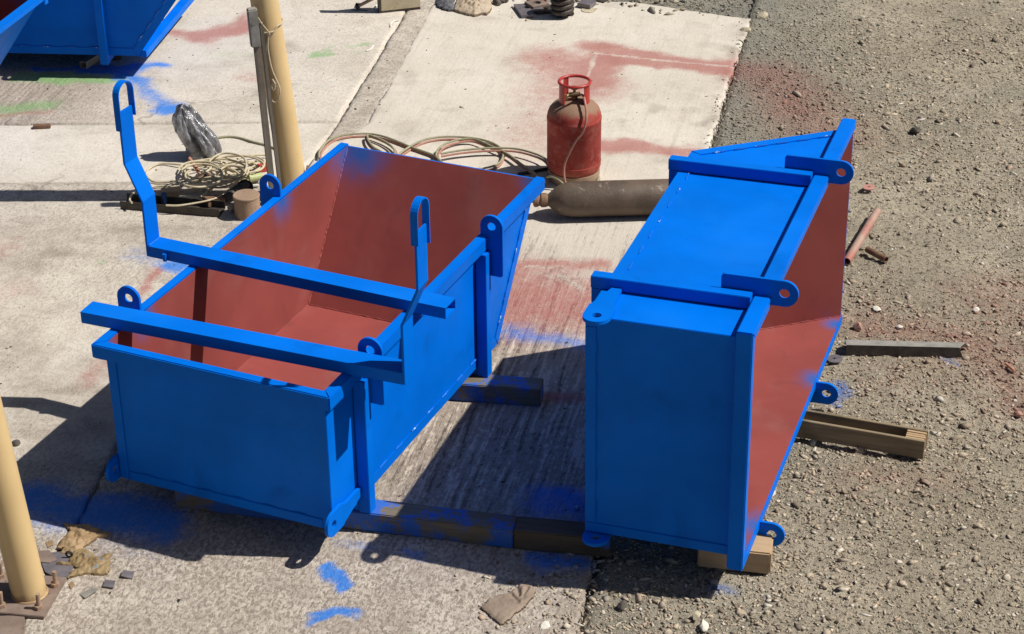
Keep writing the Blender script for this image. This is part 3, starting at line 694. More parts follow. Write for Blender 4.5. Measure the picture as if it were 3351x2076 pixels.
build_skip(skB, WB, HB, TB, red_oxide('red_primer_tipped', ptsB))
def place_copy(yaw, corner, loc_corner, label):
    o = copy_tree(skA); o.rotation_euler = (0, 0, yaw)
    X_ = Vector((math.cos(yaw), math.sin(yaw), 0)); Y_ = Vector((-math.sin(yaw), math.cos(yaw), 0))
    o.location = Vector(corner)-X_*loc_corner[0]-Y_*loc_corner[1]-Vector((0, 0, loc_corner[2])); o['label'] = label
    return o
skC = place_copy(rad(-95), (-2.273, 11.389, .1325), (WA, SK['Lb'], 0), 'blue skip standing side on at the top left, its sloped end to the right')
skD = place_copy(rad(-104), (-2.651, 10.732, .76), (0, SK['L'], HA), 'blue skip cut by the left edge, only its sloped end and dark inside showing')
part('end_rail', MB().bb((.008, SK['L']-.045, HA-.03), (WA-.008, SK['L']+.008, HA+.0035)), M['blue'], skD, local=True, bevel=.003)
Lb_, L_ = SK['Lb'], SK['L']
P_ = [G(452, 163, .17), G(478, 168, .17), G(640, -25, .17), G(614, -32, .17)]
rr_ = mesh_obj('base_rail', MB().prism([p for p in P_], (0, 0, -.045)), M['blue'], .003)
rr_.parent = skC; rr_.matrix_parent_inverse = (Matrix.Translation(skC.location) @ Matrix.Rotation(rad(-95), 4, 'Z')).inverted()

# ------------------------------------------------------------ lifting bars
def build_bar(root, length):
    w, hh, t = .094, .050, .004
    m = MB(); m.bb((0, 0, hh-t), (length, w, hh)); m.bb((0, 0, 0), (length, w, t)); m.bb((0, 0, t), (length, t, hh-t)); m.bb((0, w-t, t), (length, w, hh-t))
    part('square_tube', m, M['blue'], root, local=True)
    part('end_cap', MB().bb((-.003, .0005, .0005), (.0, w-.0005, hh-.0005)), M['blue'], root, local=True)
    prof = [(-.004, .0), (-.004, .255), (-.072, .415), (-.072, .645)]
    m = MB(); th = .010
    outer = prof; inner = [(x+th, z) for x, z in prof]
    vs = []
    for (a, b) in zip(outer, inner):
        vs += [(a[0]-.0, .0, a[1]), (b[0], .0, b[1]), (b[0], w*1.0, b[1]), (a[0], w*1.0, a[1])]
    fs = [(0, 1, 2, 3), (15, 14, 13, 12)]
    for i in range(3):
        for k in range(4): fs.append((i*4+k, i*4+(k+1) % 4, i*4+4+(k+1) % 4, i*4+4+k))
    vs = [(v[0]-.008, v[1], v[2]) for v in vs]
    m.add(vs, fs); part('cranked_arm', m, M['blue'], root, local=True, bevel=.0015)
    # loop strap welded round the two edges of the arm
    cx = -.072-.003; hw = w/2+.003; cyy = w/2; ztop = .715
    path = [(cyy-hw, .565), (cyy-hw, ztop-.0)]+[(cyy-hw*math.cos(a), ztop+hw*.95*math.sin(a)) for a in np.linspace(.15, math.pi-.15, 13)]+[(cyy+hw, ztop), (cyy+hw, .60)]
    m = MB(); vs = []; fs = []; n = len(path); sw = .029
    for i, (y, z) in enumerate(path):
        a = Vector(path[max(i-1, 0)]); b = Vector(path[min(i+1, n-1)]); t2 = (b-a).normalized(); nn = Vector((-t2.y, t2.x))*.0055
        for sx, sn in ((-1, 0), (1, 0), (1, 1), (-1, 1)): vs.append((cx+sx*sw/2, y+nn.x*sn, z+nn.y*sn))
    for i in range(n-1):
        for k in range(4): fs.append((i*4+k, i*4+(k+1) % 4, i*4+4+(k+1) % 4, i*4+4+k))
    fs += [(0, 1, 2, 3), (n*4-1, n*4-2, n*4-3, n*4-4)]
    m.add(vs, fs); part('hook_loop', m, M['blue'], root, local=True)
    m = MB(); m.tube([(.085, -.008, .001), (.085, -.008, .034)], .009, 10); part('locating_pin', m, M['blue'], root, local=True, smooth=True)
    m = MB(); m.tube([(.004, .004+k*.0095, .0535) for k in range(9)], [.003, .005, .004, .005, .004, .005, .004, .005, .003], 6); part('weld_bead', m, M['weld'], root, local=True, smooth=True, kind='stuff')
zb = AZ+HA+.0055
d1 = math.atan2(-.567, 1.269)
bar1 = thing('lifting_bar', (-1.533, 7.454, zb), 'far blue bar across the skip, its cranked hooked arm rising at the left end', 'lifting bar', 'blue lifting bars', d1)
build_bar(bar1, 1.39)
bar2 = copy_tree(bar1); bar2['label'] = 'near blue bar across the skip front, its cranked hooked arm at the right end'
d2 = math.atan2(-.506, 1.313); bar2.rotation_euler = (0, 0, d2+math.pi)
q = Vector((-.415, 6.383, zb)); bar2.location = q+Vector((-math.sin(d2), math.cos(d2), 0))*.094+Vector((0, 0, 0))

# ------------------------------------------------------------ timbers and supports
def beam(name, p, q, w, h, z0, material, label, cat, group=None, bevel=.004, away=1):
    """squared beam; p-q is the bottom front edge on the ground"""
    p, q = Vector((*p, z0)), Vector((*q, z0)); d = (q-p); l = d.length; a = math.atan2(d.y, d.x)
    root = mesh_obj(name, MB().bb((0, 0, 0), (l, w*away, h)), material, bevel)
    root.location = p; root.rotation_euler = (0, 0, a); return tag(root, label, cat, group)
TG = 'timbers bearing the skips'
a, b = Vector((-.68, 6.517)), Vector((-.004, 6.397)); dd = (a-b).normalized()
beam('timber_beam', (-1.38, 6.70), b, .105, .088, .001, M['woodspray'], 'long blue spattered timber under the near end of the upright skip', 'timber', TG)
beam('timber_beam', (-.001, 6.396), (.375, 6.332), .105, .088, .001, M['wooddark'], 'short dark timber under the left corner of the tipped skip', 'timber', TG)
beam('timber_beam', (-1.15, 7.665), (.122, 7.462), .105, .088, .001, M['woodspray'], 'timber under the far end of the upright skip, its sawn end showing', 'timber', TG)
beam('timber_block', (.715, 6.29), (.993, 6.235), .13, .10, -.018, M['woodnew'], 'fresh sawn timber block under the lower rim of the tipped skip', 'timber', TG, .006)
# slatted bearer on the gravel
pal_r = thing('wooden_bearer', (1.735, 7.035, -.012), 'hollow wooden bearer of boards lying on gravel right of the tipped skip', 'wooden bearer', None, math.atan2(7.035-7.215, 1.735-1.233))
Lp, wp, hp = .80, .100, .088
for y0 in (0, wp-.016): part('side_board', MB().bb((-Lp, y0, 0), (0, y0+.016, hp)), M['wood'], pal_r, local=True, bevel=.0015)
for xa, xb in ((-.085, -.002), (-Lp+.002, -Lp+.26), ):
    for i in range(4):
        y0 = .0185+i*.0165; part('packing_slat', MB().bb((xa, y0, .003), (xb+random.uniform(-.004, .0), y0+.0135, hp-random.uniform(.001, .006))), M['woodnew'], pal_r, local=True, bevel=.001)
# ------------------------------------------------------------ posts
def post(base, lean, length, r, label):
    root = thing('steel_post', base, label, 'post', 'cream steel posts')
    m = MB(); m.tube([(0, 0, .0), (lean[0]*length, lean[1]*length, length)], r, 40)
    part('post_tube', m, M['post'], root, local=True, smooth=True)
    m = MB(); m.lathe([(r+.0005, .001), (r+.006, .002), (r+.004, .005), (r+.0005, .007)], 32); part('weld_collar', m, M['post'], root, local=True, smooth=True)
    return root
p1 = post((-1.853, 6.115, .016), (-.062, -.03), 3.2, .066, 'thick cream steel post on a bolted base plate at the lower left')
m = MB(); m.box((-.045, .0, -.007), (.30, .25, .014), rot=Matrix.Rotation(rad(-9), 3, 'Z')); part('base_plate', m, M['plate'], p1, local=True, bevel=.002)
m = MB(); m.box((-.045, .01, -.026), (.24, .2, .022), rot=Matrix.Rotation(rad(-9), 3, 'Z')); 
for x, y in [cc(368, 850), cc(258, 1000), cc(10, 990), cc(8, 790)]:
    g = G(x, y, .016); m = MB(); T = lambda v, g=g: Vector(v)+g
    m.tube([(0, 0, -.01), (.004, 0, .068)], .0085, 12, 0, True, T); bo = part('anchor_bolt', m, M['rustpale'], p1, smooth=True)
    m = MB(); m.tube([(0, 0, 0), (0, 0, .016)], .017, 6, 0, True, T); part('nut', m, M['rustpale'], bo)
p2 = post((-1.163, 9.66, .0), (-.078, -.03), 3.4, .0715, 'cream steel post behind the upright skip with planks and rope against it')
part('cleat', MB().bb((.075, -.035, .02), (.098, .0, .165)).bb((.068, -.04, .02), (.0745, .03, .168)), M['rust'], p2, local=True, bevel=.001)
# planks leaning on the post
m = MB()
def plank(a, b, w, t, mi=0):
    a, b = Vector(a), Vector(b); d = (b-a).normalized(); s = Vector((1, .25, 0)); s = (s-d*s.dot(d)).normalized(); n = d.cross(s)
    R = Matrix((s, n, d)).transposed(); return MB().box((a+b)/2, (w, t, (b-a).length), rot=R)
lp = thing('leaning_plank', (-1.25, 9.56, 0), 'grey weathered planks with a metal cap leaning on the far cream post', 'plank')
A0, A1 = PY(*c1(1925, 1300), 9.55), PY(*c1(1790, 100), 9.52); A0.z = .01
part('board', plank(A0, A1, .034, .03), M['plank'], lp, bevel=.002)
part('board', plank(A0+Vector((.042, .01, 0)), A1+Vector((.034, .01, -.05)), .02, .028), M['plank'], lp, bevel=.002)
part('metal_cap', plank(A0+(A1-A0)*.84-Vector((.004, .006, 0)), A0+(A1-A0)*1.03-Vector((.004, .006, 0)), .052, .05), M['grey'], lp, bevel=.006)
# rope round the post
z1 = 1.0; cxp, cyp = -1.163-.078*z1, 9.66-.03*z1
P_ = [PY(*c1(1800, 90), 9.50), PY(*c1(1850, 170), 9.52), PY(*c1(1905, 245), 9.545)]
ring = [(cxp+.078*math.cos(t), cyp+.078*math.sin(t), PY(*c1(1905, 245), 9.55).z+.022*math.sin(t*.5+1.2)*1.0+ (.02 if t > -1 else 0)) for t in np.linspace(-2.2, 2.6, 18)]
m = MB(); m.tube(catmull(P_+ring, 4), .0045, 7)
hang = [PY(*c1(x, y), 9.545) for x, y in ((1900, 250), (1885, 330), (1880, 420), (1878, 520), (1890, 620), (1915, 700), (1945, 722), (1972, 690), (1978, 630), (1955, 570), (1925, 500), (1905, 420), (1893, 330), (1897, 255))]
m.tube(catmull(hang, 5), .004, 7)
m.tube(catmull([PY(*c1(x, y), 9.54) for x, y in ((1925, 560), (1945, 600), (1935, 640), (1920, 600), (1950, 590))], 4), .0045, 6)
single('rope', m, M['rope'], (cxp, cyp, z1), 'thin pale rope tied round the far post and hanging in a loop', 'rope', smooth=True)

# ------------------------------------------------------------ gas bottle
gb = thing('gas_bottle', (.345, 9.862, 0), 'worn red gas bottle with open collar standing behind the skips', 'gas bottle')
r = .147
m = MB(); m.lathe([(.0, .035), (.11, .035), (r*.9, .05), (r, .085), (r, .352), (r*1.012, .355), (r*1.012, .364), (r, .367), (r*.985, .384), (r*.92, .410), (r*.8, .431), (r*.62, .449), (r*.4, .459), (0, .464)], 56)
part('cylinder_body', m, M['redbottle'], gb, local=True, smooth=True)
m = MB(); m.lathe([(r*1.003, .105), (r*1.012, .108), (r*1.003, .112)], 48); part('weld_seam', m, M['redpaint'], gb, local=True, smooth=True)
m = MB(); m.lathe([(r*.93, .0), (r*.96, .0), (r*.97, .058), (r*.93, .058)], 48); part('foot_ring', m, M['rustpale'], gb, local=True, smooth=True)
cr = .083
for a0, a1 in ((rad(-52), rad(8)), (rad(-186), rad(-132)), (rad(112), rad(134))):
    m = MB(); n = 12; vs = []; fs = []
    for i in range(n+1):
        a = a0+(a1-a0)*i/n
        for rr, z in ((cr, .43), (cr, .562), (cr-.004, .562), (cr-.004, .43)): vs.append((rr*math.cos(a), rr*math.sin(a), z))
    for i in range(n):
        for k in range(4): fs.append((i*4+k, i*4+(k+1) % 4, i*4+4+(k+1) % 4, i*4+4+k))
    fs += [(0, 1, 2, 3), (n*4+3, n*4+2, n*4+1, n*4)]
    m.add(vs, fs); part('collar_stay', m, M['redclean'], gb, local=True, smooth=True)
m = MB(); m.tube([(cr*math.cos(a), cr*math.sin(a), .563) for a in np.linspace(0, 2*math.pi, 40, endpoint=False)], .0085, 10, 0, False, None, True)
part('collar_ring', m, M['redclean'], gb, local=True, smooth=True)
m = MB(); m.tube([(0, 0, .455), (0, 0, .49)], .018, 14); m.tube([(-.03, -.01, .492), (.03, -.01, .496)], .013, 12); m.tube([(0, 0, .49), (0, 0, .522)], .008, 10); m.tube([(0, 0, .522), (0, 0, .533)], .021, 8)
m.tube([(-.03, -.01, .492), (-.055, -.03, .485)], .010, 10); m.tube([(-.055, -.03, .472), (-.055, -.03, .502)], .016, 12)
part('valve', m, M['brass'], gb, local=True, smooth=True)
hp_ = [(.02, -.015, .497), (.045, -.05, .502), (.055, -.105, .475), (.06, -.14, .43), (.055, -.158, .385), (.035, -.162, .33), (.005, -.163, .29), (-.03, -.161, .22), (-.055, -.158, .15), (-.058, -.162, .09), (-.048, -.172, .04), (-.03, -.19, .012)]
m = MB(); m.tube(catmull([Vector(p)+gb.location for p in hp_], 6), .0065, 8)
single('gas_hose', m, M['hose_pink'], gb.location, 'dusty pink hose running down the front of the red gas bottle', 'hose', smooth=True)
m = MB(); ctr = G(*c6(700, 1010)); m.tube([(ctr.x-.022+.075*math.cos(a), ctr.y+.02+.10*math.sin(a), .02) for a in np.linspace(-1.7, 1.2, 22)], .010, 8)
single('rubber_ring', m, M['hose_green'], ctr, 'dull rubber hose curl lying at the right foot of the gas bottle', 'hose', smooth=True)
# lying oxygen cylinder
lc = thing('oxygen_cylinder', (.16, 9.37, .0), 'long grimy dark cylinder lying on the concrete in front of the gas bottle', 'gas cylinder')
ax0 = Vector((.188, 9.375, .098)); ax1 = Vector((1.45, 9.43, .098)); dv = (ax1-ax0).normalized(); R_ax = dv.to_track_quat('Z', 'Y').to_matrix()
T = lambda v: ax0+R_ax @ Vector(v)
m = MB(); rc = .094
m.lathe([(0, -.0), (.03, .0), (.034, .01), (.052, .03), (.075, .062), (.088, .095), (rc, .14), (rc, 1.22), (.08, 1.245), (0, 1.25)], 48, 0, T); part('cylinder_body', m, M['oldcyl'], lc, smooth=True)
m = MB(); m.lathe([(0, -.072), (.028, -.072), (.036, -.066), (.036, -.05), (.031, -.045), (.031, -.035), (.038, -.03), (.038, -.008), (.034, .004), (0, .004)], 28, 0, T); part('neck_ring', m, M['rust'], lc, smooth=True)
m = MB(); m.tube([T((0, 0, -.07)), T((0, 0, -.105))], .014, 10); part('valve', m, M['brass'], lc, smooth=True)

# ------------------------------------------------------------ hoses behind the upright skip
def gpath(pts, f, z=.011, n=7, wav=0):
    out = []
    for i, p in enumerate(pts):
        zz = p[2] if len(p) > 2 else z
        out.append(G(*f(p[0], p[1]), zz))
    return catmull(out, n)
def twin(name, pts, z, label):
    path = gpath(pts, c2, z); off = []
    for i, p in enumerate(path):
        t = (path[min(i+1, len(path)-1)]-path[max(i-1, 0)]).normalized(); off.append(p+Vector((-t.y, t.x, 0))*.010*math.sin(i*.045+1)+Vector((0, 0, .011)))
    root = thing(name, path[0], label, 'hose', 'welding hoses on the concrete')
    path = [p-Vector((0, 0, .002)) for p in path]; m = MB(); m.tube(path, .0066, 8); part('red_line', m, M['hose_pink'], root, smooth=True)
    m = MB(); m.tube(off, .0062, 8); part('green_line', m, M['hose_green'], root, smooth=True)
twin('twin_hose', [(105, 1130), (115, 1075), (180, 1005), (280, 972), (430, 962), (540, 978), (650, 1015), (760, 1058), (900, 1105), (950, 1135), (960, 1180)], .008, 'twin hose arching from the far left corner of the upright skip')
twin('twin_hose', [(645, 1120), (632, 1060), (560, 1005), (440, 962), (432, 1000), (470, 1050), (530, 1085)], .021, 'short twin hose curl behind the far left skip corner')
twin('twin_hose', [(660, 1115), (720, 1070), (820, 1015), (940, 988), (1080, 985), (1230, 1000), (1340, 1035), (1395, 1085), (1390, 1145), (1345, 1185), (1250, 1210), (1150, 1215)], .010, 'big round loop of twin hose behind the skip')
twin('twin_hose', [(975, 1160), (935, 1110), (970, 1050), (1060, 1012), (1180, 1000), (1300, 1045), (1430, 1105), (1520, 1170), (1620, 1235), (1700, 1290)], .022, 'twin hose running down right towards the lying cylinder')
twin('twin_hose', [(960, 1105), (1100, 1082), (1290, 1066), (1480, 1070), (1620, 1105), (1690, 1140), (1730, 1200)], .034, 'twin hose running right to the foot of the gas bottle')
m = MB(); m.tube(gpath([(1500, 1232), (1600, 1215), (1700, 1195), (1800, 1190)], c2, .01), .009, 8)
m2_ = m; single('rubber_hose', m2_, M['black'], G(*c2(1500, 1232)), 'short dark hose end beside the left foot of the gas bottle', 'hose', smooth=True)
m = MB(); m.tube(catmull([G(*c2(1690, 1262), .02), G(*c2(1730, 1250), .09), G(*c2(1790, 1275), .12), G(*c2(1850, 1330), .09), G(*c2(1870, 1360), .04)], 6), .0055, 8)
single('rubber_hose', m, M['hose_green'], G(*c2(1760, 1255)), 'thin olive hose bowed up between gas bottle and lying cylinder', 'hose', smooth=True)

# ------------------------------------------------------------ cable heap by the post
rc_ = random.Random(3)
loops = [(1010, 740, 255, 150), (1030, 745, 235, 120), (1335, 640, 210, 130), (1400, 715, 155, 68), (1200, 700, 330, 125), (1150, 760, 300, 100), (1420, 640, 300, 105), (1300, 720, 200, 80), (1050, 700, 220, 95), (1500, 620, 240, 80), (1240, 780, 260, 95), (1370, 740, 120, 90), (1100, 690, 260, 110), (1450, 690, 230, 95)]
pts = []; a = 0
for i, (x, y, rx, ry) in enumerate(loops[::-1]):
    k = 9
    for j in range(k):
        t = -a - j*2*math.pi/k
        z = .010+.0075*i+.006*math.sin(j*2.1+i)
        if i > 10: z += .012
        pts.append((x+rx*math.cos(t)*(1+.05*math.sin(3*t+i)), y+ry*math.sin(t)*(1+.05*math.cos(2*t+i)), z))
    a += 2*math.pi*.97
cab = thing('cable_coil', G(*c8(1200, 700)), 'untidy coil of cream cable heaped at the foot of the far post', 'cable')
m = MB(); m.tube(gpath(pts, c8, n=5), .0058, 8); part('cable', m, M['cable'], cab, smooth=True)
m = MB()
for tail in ([(1160, 640, .05), (1000, 650, .03), (840, 640, .02), (600, 625, .01), (480, 670, .01), (430, 740, .01), (500, 818, .01), (640, 828, .01), (760, 815, .02), (900, 780, .05)],
             [(1200, 760, .06), (1060, 800, .05), (900, 850, .03), (720, 880, .012), (560, 870, .012), (400, 905, .02), (290, 950, .05), (250, 1020, .05), (275, 1058, .05)],
             [(1100, 860, .03), (1180, 820, .06), (1220, 780, .07), (1150, 770, .07), (950, 820, .05), (820, 880, .02), (850, 930, .015), (1080, 900, .02), (1090, 950, .02), (1030, 990, .03)],
             [(650, 1085, .05), (800, 1085, .05), (1000, 1055, .05), (1150, 1020, .05), (1300, 960, .04), (1400, 900, .03)],
             [(1380, 590, .05), (1550, 540, .03), (1700, 530, .02), (1780, 540, .015)], [(1540, 700, .05), (1640, 640, .03), (1780, 590, .02)], [(1500, 640, .03), (1640, 600, .02), (1790, 610, .015)]):
    m.tube(gpath(tail, c8, n=6), .0056, 7)
part('cable_tail', m, M['cable'], cab, smooth=True)
m = MB(); m.tube(gpath([(1160, 362), (1210, 342), (1350, 328), (1470, 345), (1600, 385), (1760, 425), (1900, 480)], c8, .008), .007, 8)
single('rubber_hose', m, M['hose_green'], G(*c8(1350, 330)), 'single dark hose curving from the grey bag to the far post', 'hose', smooth=True)
# hammer
hm = thing('hammer', G(*c8(1060, 770)), 'hammer with a reddish wooden handle sticking out of the cable coil', 'hammer')
h0, h1 = G(*c8(1050, 775), .045), G(*c8(905, 565), .10)
part('handle', MB().tube([h0, h0*.5+h1*.5, h1], [.009, .011, .010], 12), M['handle'], hm, smooth=True)
dh = (h1-h0).normalized(); sh_ = dh.cross(Vector((0, 0, 1))).normalized()
R = Matrix((sh_, dh, sh_.cross(dh))).transposed(); part('hammer_head', MB().box(h0, (.10, .026, .026), rot=R), M['rust'], hm, bevel=.003)

# steel channel and the odds and ends lying in and behind it
ch = thing('steel_channel', (-2.08, 9.512, 0), 'dark steel channel lying in front of the cable coil, scrap behind it', 'steel channel')
p, q = G(*c8(150, 1125)), G(*c8(1235, 1215)); d = (q-p).normalized(); nrm_ = Vector((-d.y, d.x, 0)); 
def obox(p, d, n, l0, l1, w0, w1, z0, z1): 
    o = MB(); c = p+d*(l0+l1)/2+n*(w0+w1)/2; R = Matrix((d, n, Vector((0, 0, 1)))).transposed(); o.box((c.x, c.y, (z0+z1)/2), (l1-l0, w1-w0, z1-z0), rot=R); return o
Lc = (q-p).length
part('web', obox(p, d, nrm_, 0, Lc, .005, .10, .001, .006), M['dark'], ch)
part('flange', obox(p, d, nrm_, 0, Lc, 0, .005, .001, .045), M['dark'], ch)
part('flange', obox(p, d, nrm_, 0, Lc, .1, .105, .001, .045), M['dark'], ch)
def scrap(name, px_, z, size, rz, material, label, cat, tilt=0, bevel=.003, group=None):
    g = G(px_[0], px_[1], z); o = mesh_obj(name, MB().bb((-size[0]/2, -size[1]/2, 0), (size[0]/2, size[1]/2, size[2])), material, bevel)
    o.location = g; o.rotation_euler = (tilt, 0, rz); return tag(o, label, cat, group)
scrap('wood_block', c8(700, 985), .008, (.10, .055, .04), .1, M['woodnew'], 'small pinkish wood block in the steel channel', 'wood block')
scrap('concrete_chunk', c8(890, 1050), .008, (.12, .045, .03), -.15, M['ceramic'], 'flat grey concrete chunk in the steel channel', 'concrete chunk', bevel=.008)
scrap('rusty_bracket', c8(1130, 1080), .008, (.05, .05, .05), .7, M['rust'], 'rusty bracket lying in the middle of the channel', 'bracket')
scrap('rusty_bracket', c8(1240, 1060), .008, (.06, .04, .04), .2, M['rust'], 'rusty bracket lying nearest the round steel stub', 'bracket')
o = MB(); g = G(*c8(635, 1060), .008); o.lathe([(0, 0), (.017, 0), (.018, .01), (.018, .05), (.012, .06), (0, .062)], 20, 0, lambda v: Vector(v)+g); single('small_can', o, M['bluecan'], g, 'small dark blue can standing in the steel channel', 'can', smooth=True)
# grinder
gr_ = thing('angle_grinder', G(*c8(1430, 950)), 'black angle grinder lying beside the round steel stub', 'grinder')
g0, g1 = G(*c8(1290, 1010), .035), G(*c8(1470, 900), .05)
part('motor_body', MB().tube([g0, g0*.6+g1*.4, g1], [.020, .026, .031], 16), M['black'], gr_, smooth=True)
part('gear_head', MB().tube([g1, g1+(g1-g0).normalized()*.05], [.027, .022], 14), M['dark'], gr_, smooth=True)
part('guard', MB().lathe([(.0, -.01), (.045, -.01), (.047, .008), (.044, .009), (.043, -.006), (0, -.006)], 28, 0, lambda v: g1+(g1-g0).normalized()*.03+Matrix.Rotation(.7, 3, 'X') @ Vector(v)-Vector((0, .0, .012))), M['dark'], gr_, smooth=True)
part('side_handle', MB().tube([g1, g1+Vector((-.02, -.06, .01))], [.010, .012], 10), M['black'], gr_, smooth=True)
# stub
g = G(*c8(1530, 1190)); g = Vector((-1.392, 9.42, 0)); rs = .068
o = MB(); o.lathe([(0, 0), (rs, 0), (rs, .112), (rs*1.04, .114), (rs*1.04, .121), (rs*.99, .124), (0, .124)], 40, 0, lambda v: Vector(v)+g); single('steel_stub', o, M['rustpale'], g, 'short fat rusty round stub with a dusty top behind the skip lug', 'steel stub', smooth=True)
g = G(*c8(1345, 1120), .025); o = MB(); o.tube([g, g+Vector((.05, .055, 0))], .017, 20); single('round_bar', o, M['ceramic'], g, 'small pale ended round bar left of the rusty stub', 'round bar', smooth=True)
o = MB(); g = G(*c8(1640, 775), .03); o.tube([g+Vector((-.028, -.012, 0)), g+Vector((.03, .015, 0))], .021, 20); o.tube([g+Vector((-.036, -.015, 0)), g+Vector((-.028, -.012, 0))], .026, 20); single('cable_plug', o, M['lime'], g, 'pale green plug at the right of the cable coil', 'plug', smooth=True)
scrap('socket_box', c8(1715, 700), .0, (.055, .05, .035), .4, M['signal'], 'faded red socket box behind the pale green plug', 'socket')
scrap('cable_clip', c8(1610, 880), .0, (.06, .015, .012), .1, M['white'], 'white clip beside the skip lug', 'clip')

# ------------------------------------------------------------ grey plastic bag
bag = G(*c8(1060, 585)); root_h = .318
m = MB(); nt_, nz_ = 96, 40; vs = []; fs = []
for i in range(nz_+1):
    t = i/nz_
    z = root_h*t
    rr = .056*(1-t)**.40*(1+.28*math.sin(2.6*t))*.95+.018 if t < .97 else .010
    rr *= 1.0 if t > .08 else .9+t
    cx_ = bag.x-.10*t**1.2+.012*math.sin(7*t); cy_ = bag.y+.035
    for k in range(nt_):
        a = k*2*math.pi/nt_
        f = .50*abs(math.sin(2.5*a+1.8*t+.6*math.sin(6*t)))**.6+.20*abs(math.sin(5.5*a-5*t+1.2))-.30+.05*math.sin(11*a+9*t)
        f += .25*math.exp(-((a-3.5)/.3)**2)*math.exp(-((t-.55)/.12)**2)+.3*math.exp(-((a-5.9)/.25)**2)*math.exp(-((t-.62)/.10)**2)
        r2_ = rr*(1+f*(1.1 if t < .85 else .6))
        vs.append((cx_+r2_*math.cos(a), cy_+r2_*.8*math.sin(a), z+.012*math.sin(3*a+1)*(t)))
for i in range(nz_):
    for k in range(nt_): fs.append((i*nt_+k, i*nt_+(k+1) % nt_, (i+1)*nt_+(k+1) % nt_, (i+1)*nt_+k))
fs.append(tuple(range(nz_*nt_, (nz_+1)*nt_)))
m.add(vs, fs); o = single('plastic_bag', m, M['plastic'], bag, 'crumpled grey plastic bag standing upright behind the cable coil', 'bag', smooth=True)
o.data.set_sharp_from_angle(angle=rad(14))

# ------------------------------------------------------------ crumpled flat things as puffed height fields
def puff(name, poly, material, label, cat, thick=.02, res=.005, base=.002, wr_=.5, seed=0, creases=(), group=None, f=None):
    P = np.array([(p[0], p[1]) for p in poly]); x0, y0 = P.min(0)-.01; x1, y1 = P.max(0)+.01
    xs = np.arange(x0, x1, res); ys = np.arange(y0, y1, res); X, Y = np.meshgrid(xs, ys)
    wx = X+(fbm(X, Y, 40, 2, seed+9)-.5)*.012; wy = Y+(fbm(X, Y, 40, 2, seed+19)-.5)*.012
    ins = np.zeros(X.shape, bool); dist = np.full(X.shape, 9.)
    n = len(P)
    for i in range(n):
        a, b = P[i], P[(i+1) % n]
        c = ((a[1] > wy) != (b[1] > wy)) & (wx < (b[0]-a[0])*(wy-a[1])/(b[1]-a[1]+1e-12)+a[0]); ins ^= c
        d = b-a; t = np.clip(((wx-a[0])*d[0]+(wy-a[1])*d[1])/(d @ d+1e-12), 0, 1); dist = np.minimum(dist, np.hypot(wx-a[0]-t*d[0], wy-a[1]-t*d[1]))
    rg = np.abs(fbm(X, Y, 22, 3, seed)-.5)*2; rg2 = np.abs(fbm(X, Y, 55, 2, seed+3)-.5)*2
    H = base+thick*np.clip(dist/(thick*(1.2 if thick < .03 else 2.2)), 0, 1)**(.5 if thick < .03 else .8)*(1-wr_+wr_*(1.5*rg+.5*rg2))+ .25*thick
    for (ax_, ay_, bx_, by_, w_, dep) in creases:
        a, b = np.array((ax_, ay_)), np.array((bx_, by_)); d = b-a; t = np.clip(((X-a[0])*d[0]+(Y-a[1])*d[1])/(d @ d), 0, 1)
        H += dep*np.exp(-(np.hypot(X-a[0]-t*d[0], Y-a[1]-t*d[1])/w_)**2)
    if f is not None: H = H+f(X, Y)
    idx = -np.ones(X.shape, int); idx[ins] = np.arange(ins.sum()); N_ = ins.sum()
    V = np.stack([X[ins], Y[ins], H[ins]], 1); Vb = V.copy(); Vb[:, 2] = np.maximum(Vb[:, 2]-thick*.9-.001, base*.5); 
    q = ins[:-1, :-1] & ins[1:, :-1] & ins[:-1, 1:] & ins[1:, 1:]
    a, b, c, d = idx[:-1, :-1][q], idx[:-1, 1:][q], idx[1:, 1:][q], idx[1:, :-1][q]; F = np.stack([a, b, c, d], 1)
    from collections import Counter
    ec = Counter()
    for qd in F.tolist():
        for i in range(4): ec[(qd[i], qd[(i+1) % 4])] += 1
    side = [(j, i, i+N_, j+N_) for (i, j) in ec if (j, i) not in ec]
    m = MB(); m.add(np.vstack([V, Vb]).tolist(), F.tolist()+(F[:, ::-1]+N_).tolist()+side)
    ctr = (float(P[:, 0].mean()), float(P[:, 1].mean()), 0)
    me = bpy.data.meshes.new(name); me.from_pydata([(v[0]-ctr[0], v[1]-ctr[1], v[2]) for v in m.v], [], m.f); me.materials.append(material)
    me.polygons.foreach_set('use_smooth', [True]*len(me.polygons))
    try: me.set_sharp_from_angle(angle=rad(55))
    except Exception: pass
    o = bpy.data.objects.new(name, me); sc.collection.objects.link(o); o.location = ctr; return tag(o, label, cat, group)
gp_ = lambda pts, f, z=0: [G(*f(x, y), z) for x, y in pts]
GL = 'work gloves dropped by the near post'
puff('work_glove', gp_([(412, 432), (590, 440), (640, 462), (735, 495), (720, 515), (655, 520), (620, 550), (560, 590), (520, 640), (400, 625), (430, 590), (372, 600), (410, 545), (440, 500), (475, 485)], cc, .01), M['leather'], 'pale tan leather glove, upper one of the pair by the near post', 'glove', .020, .003, seed=4, wr_=.7, group=GL)
puff('work_glove', gp_([(500, 590), (570, 600), (640, 660), (740, 632), (735, 680), (720, 765), (640, 770), (560, 765), (445, 798), (455, 760), (520, 735), (470, 715), (378, 705), (385, 685), (460, 690), (475, 640)], cc, .01), M['leather2'], 'darker greasy leather glove, lower one of the pair by the near post', 'glove', .022, .003, seed=14, wr_=.7, group=GL)
def c9(x, y): return (1500+.2048*x, 1850+.2048*y)
cre = []
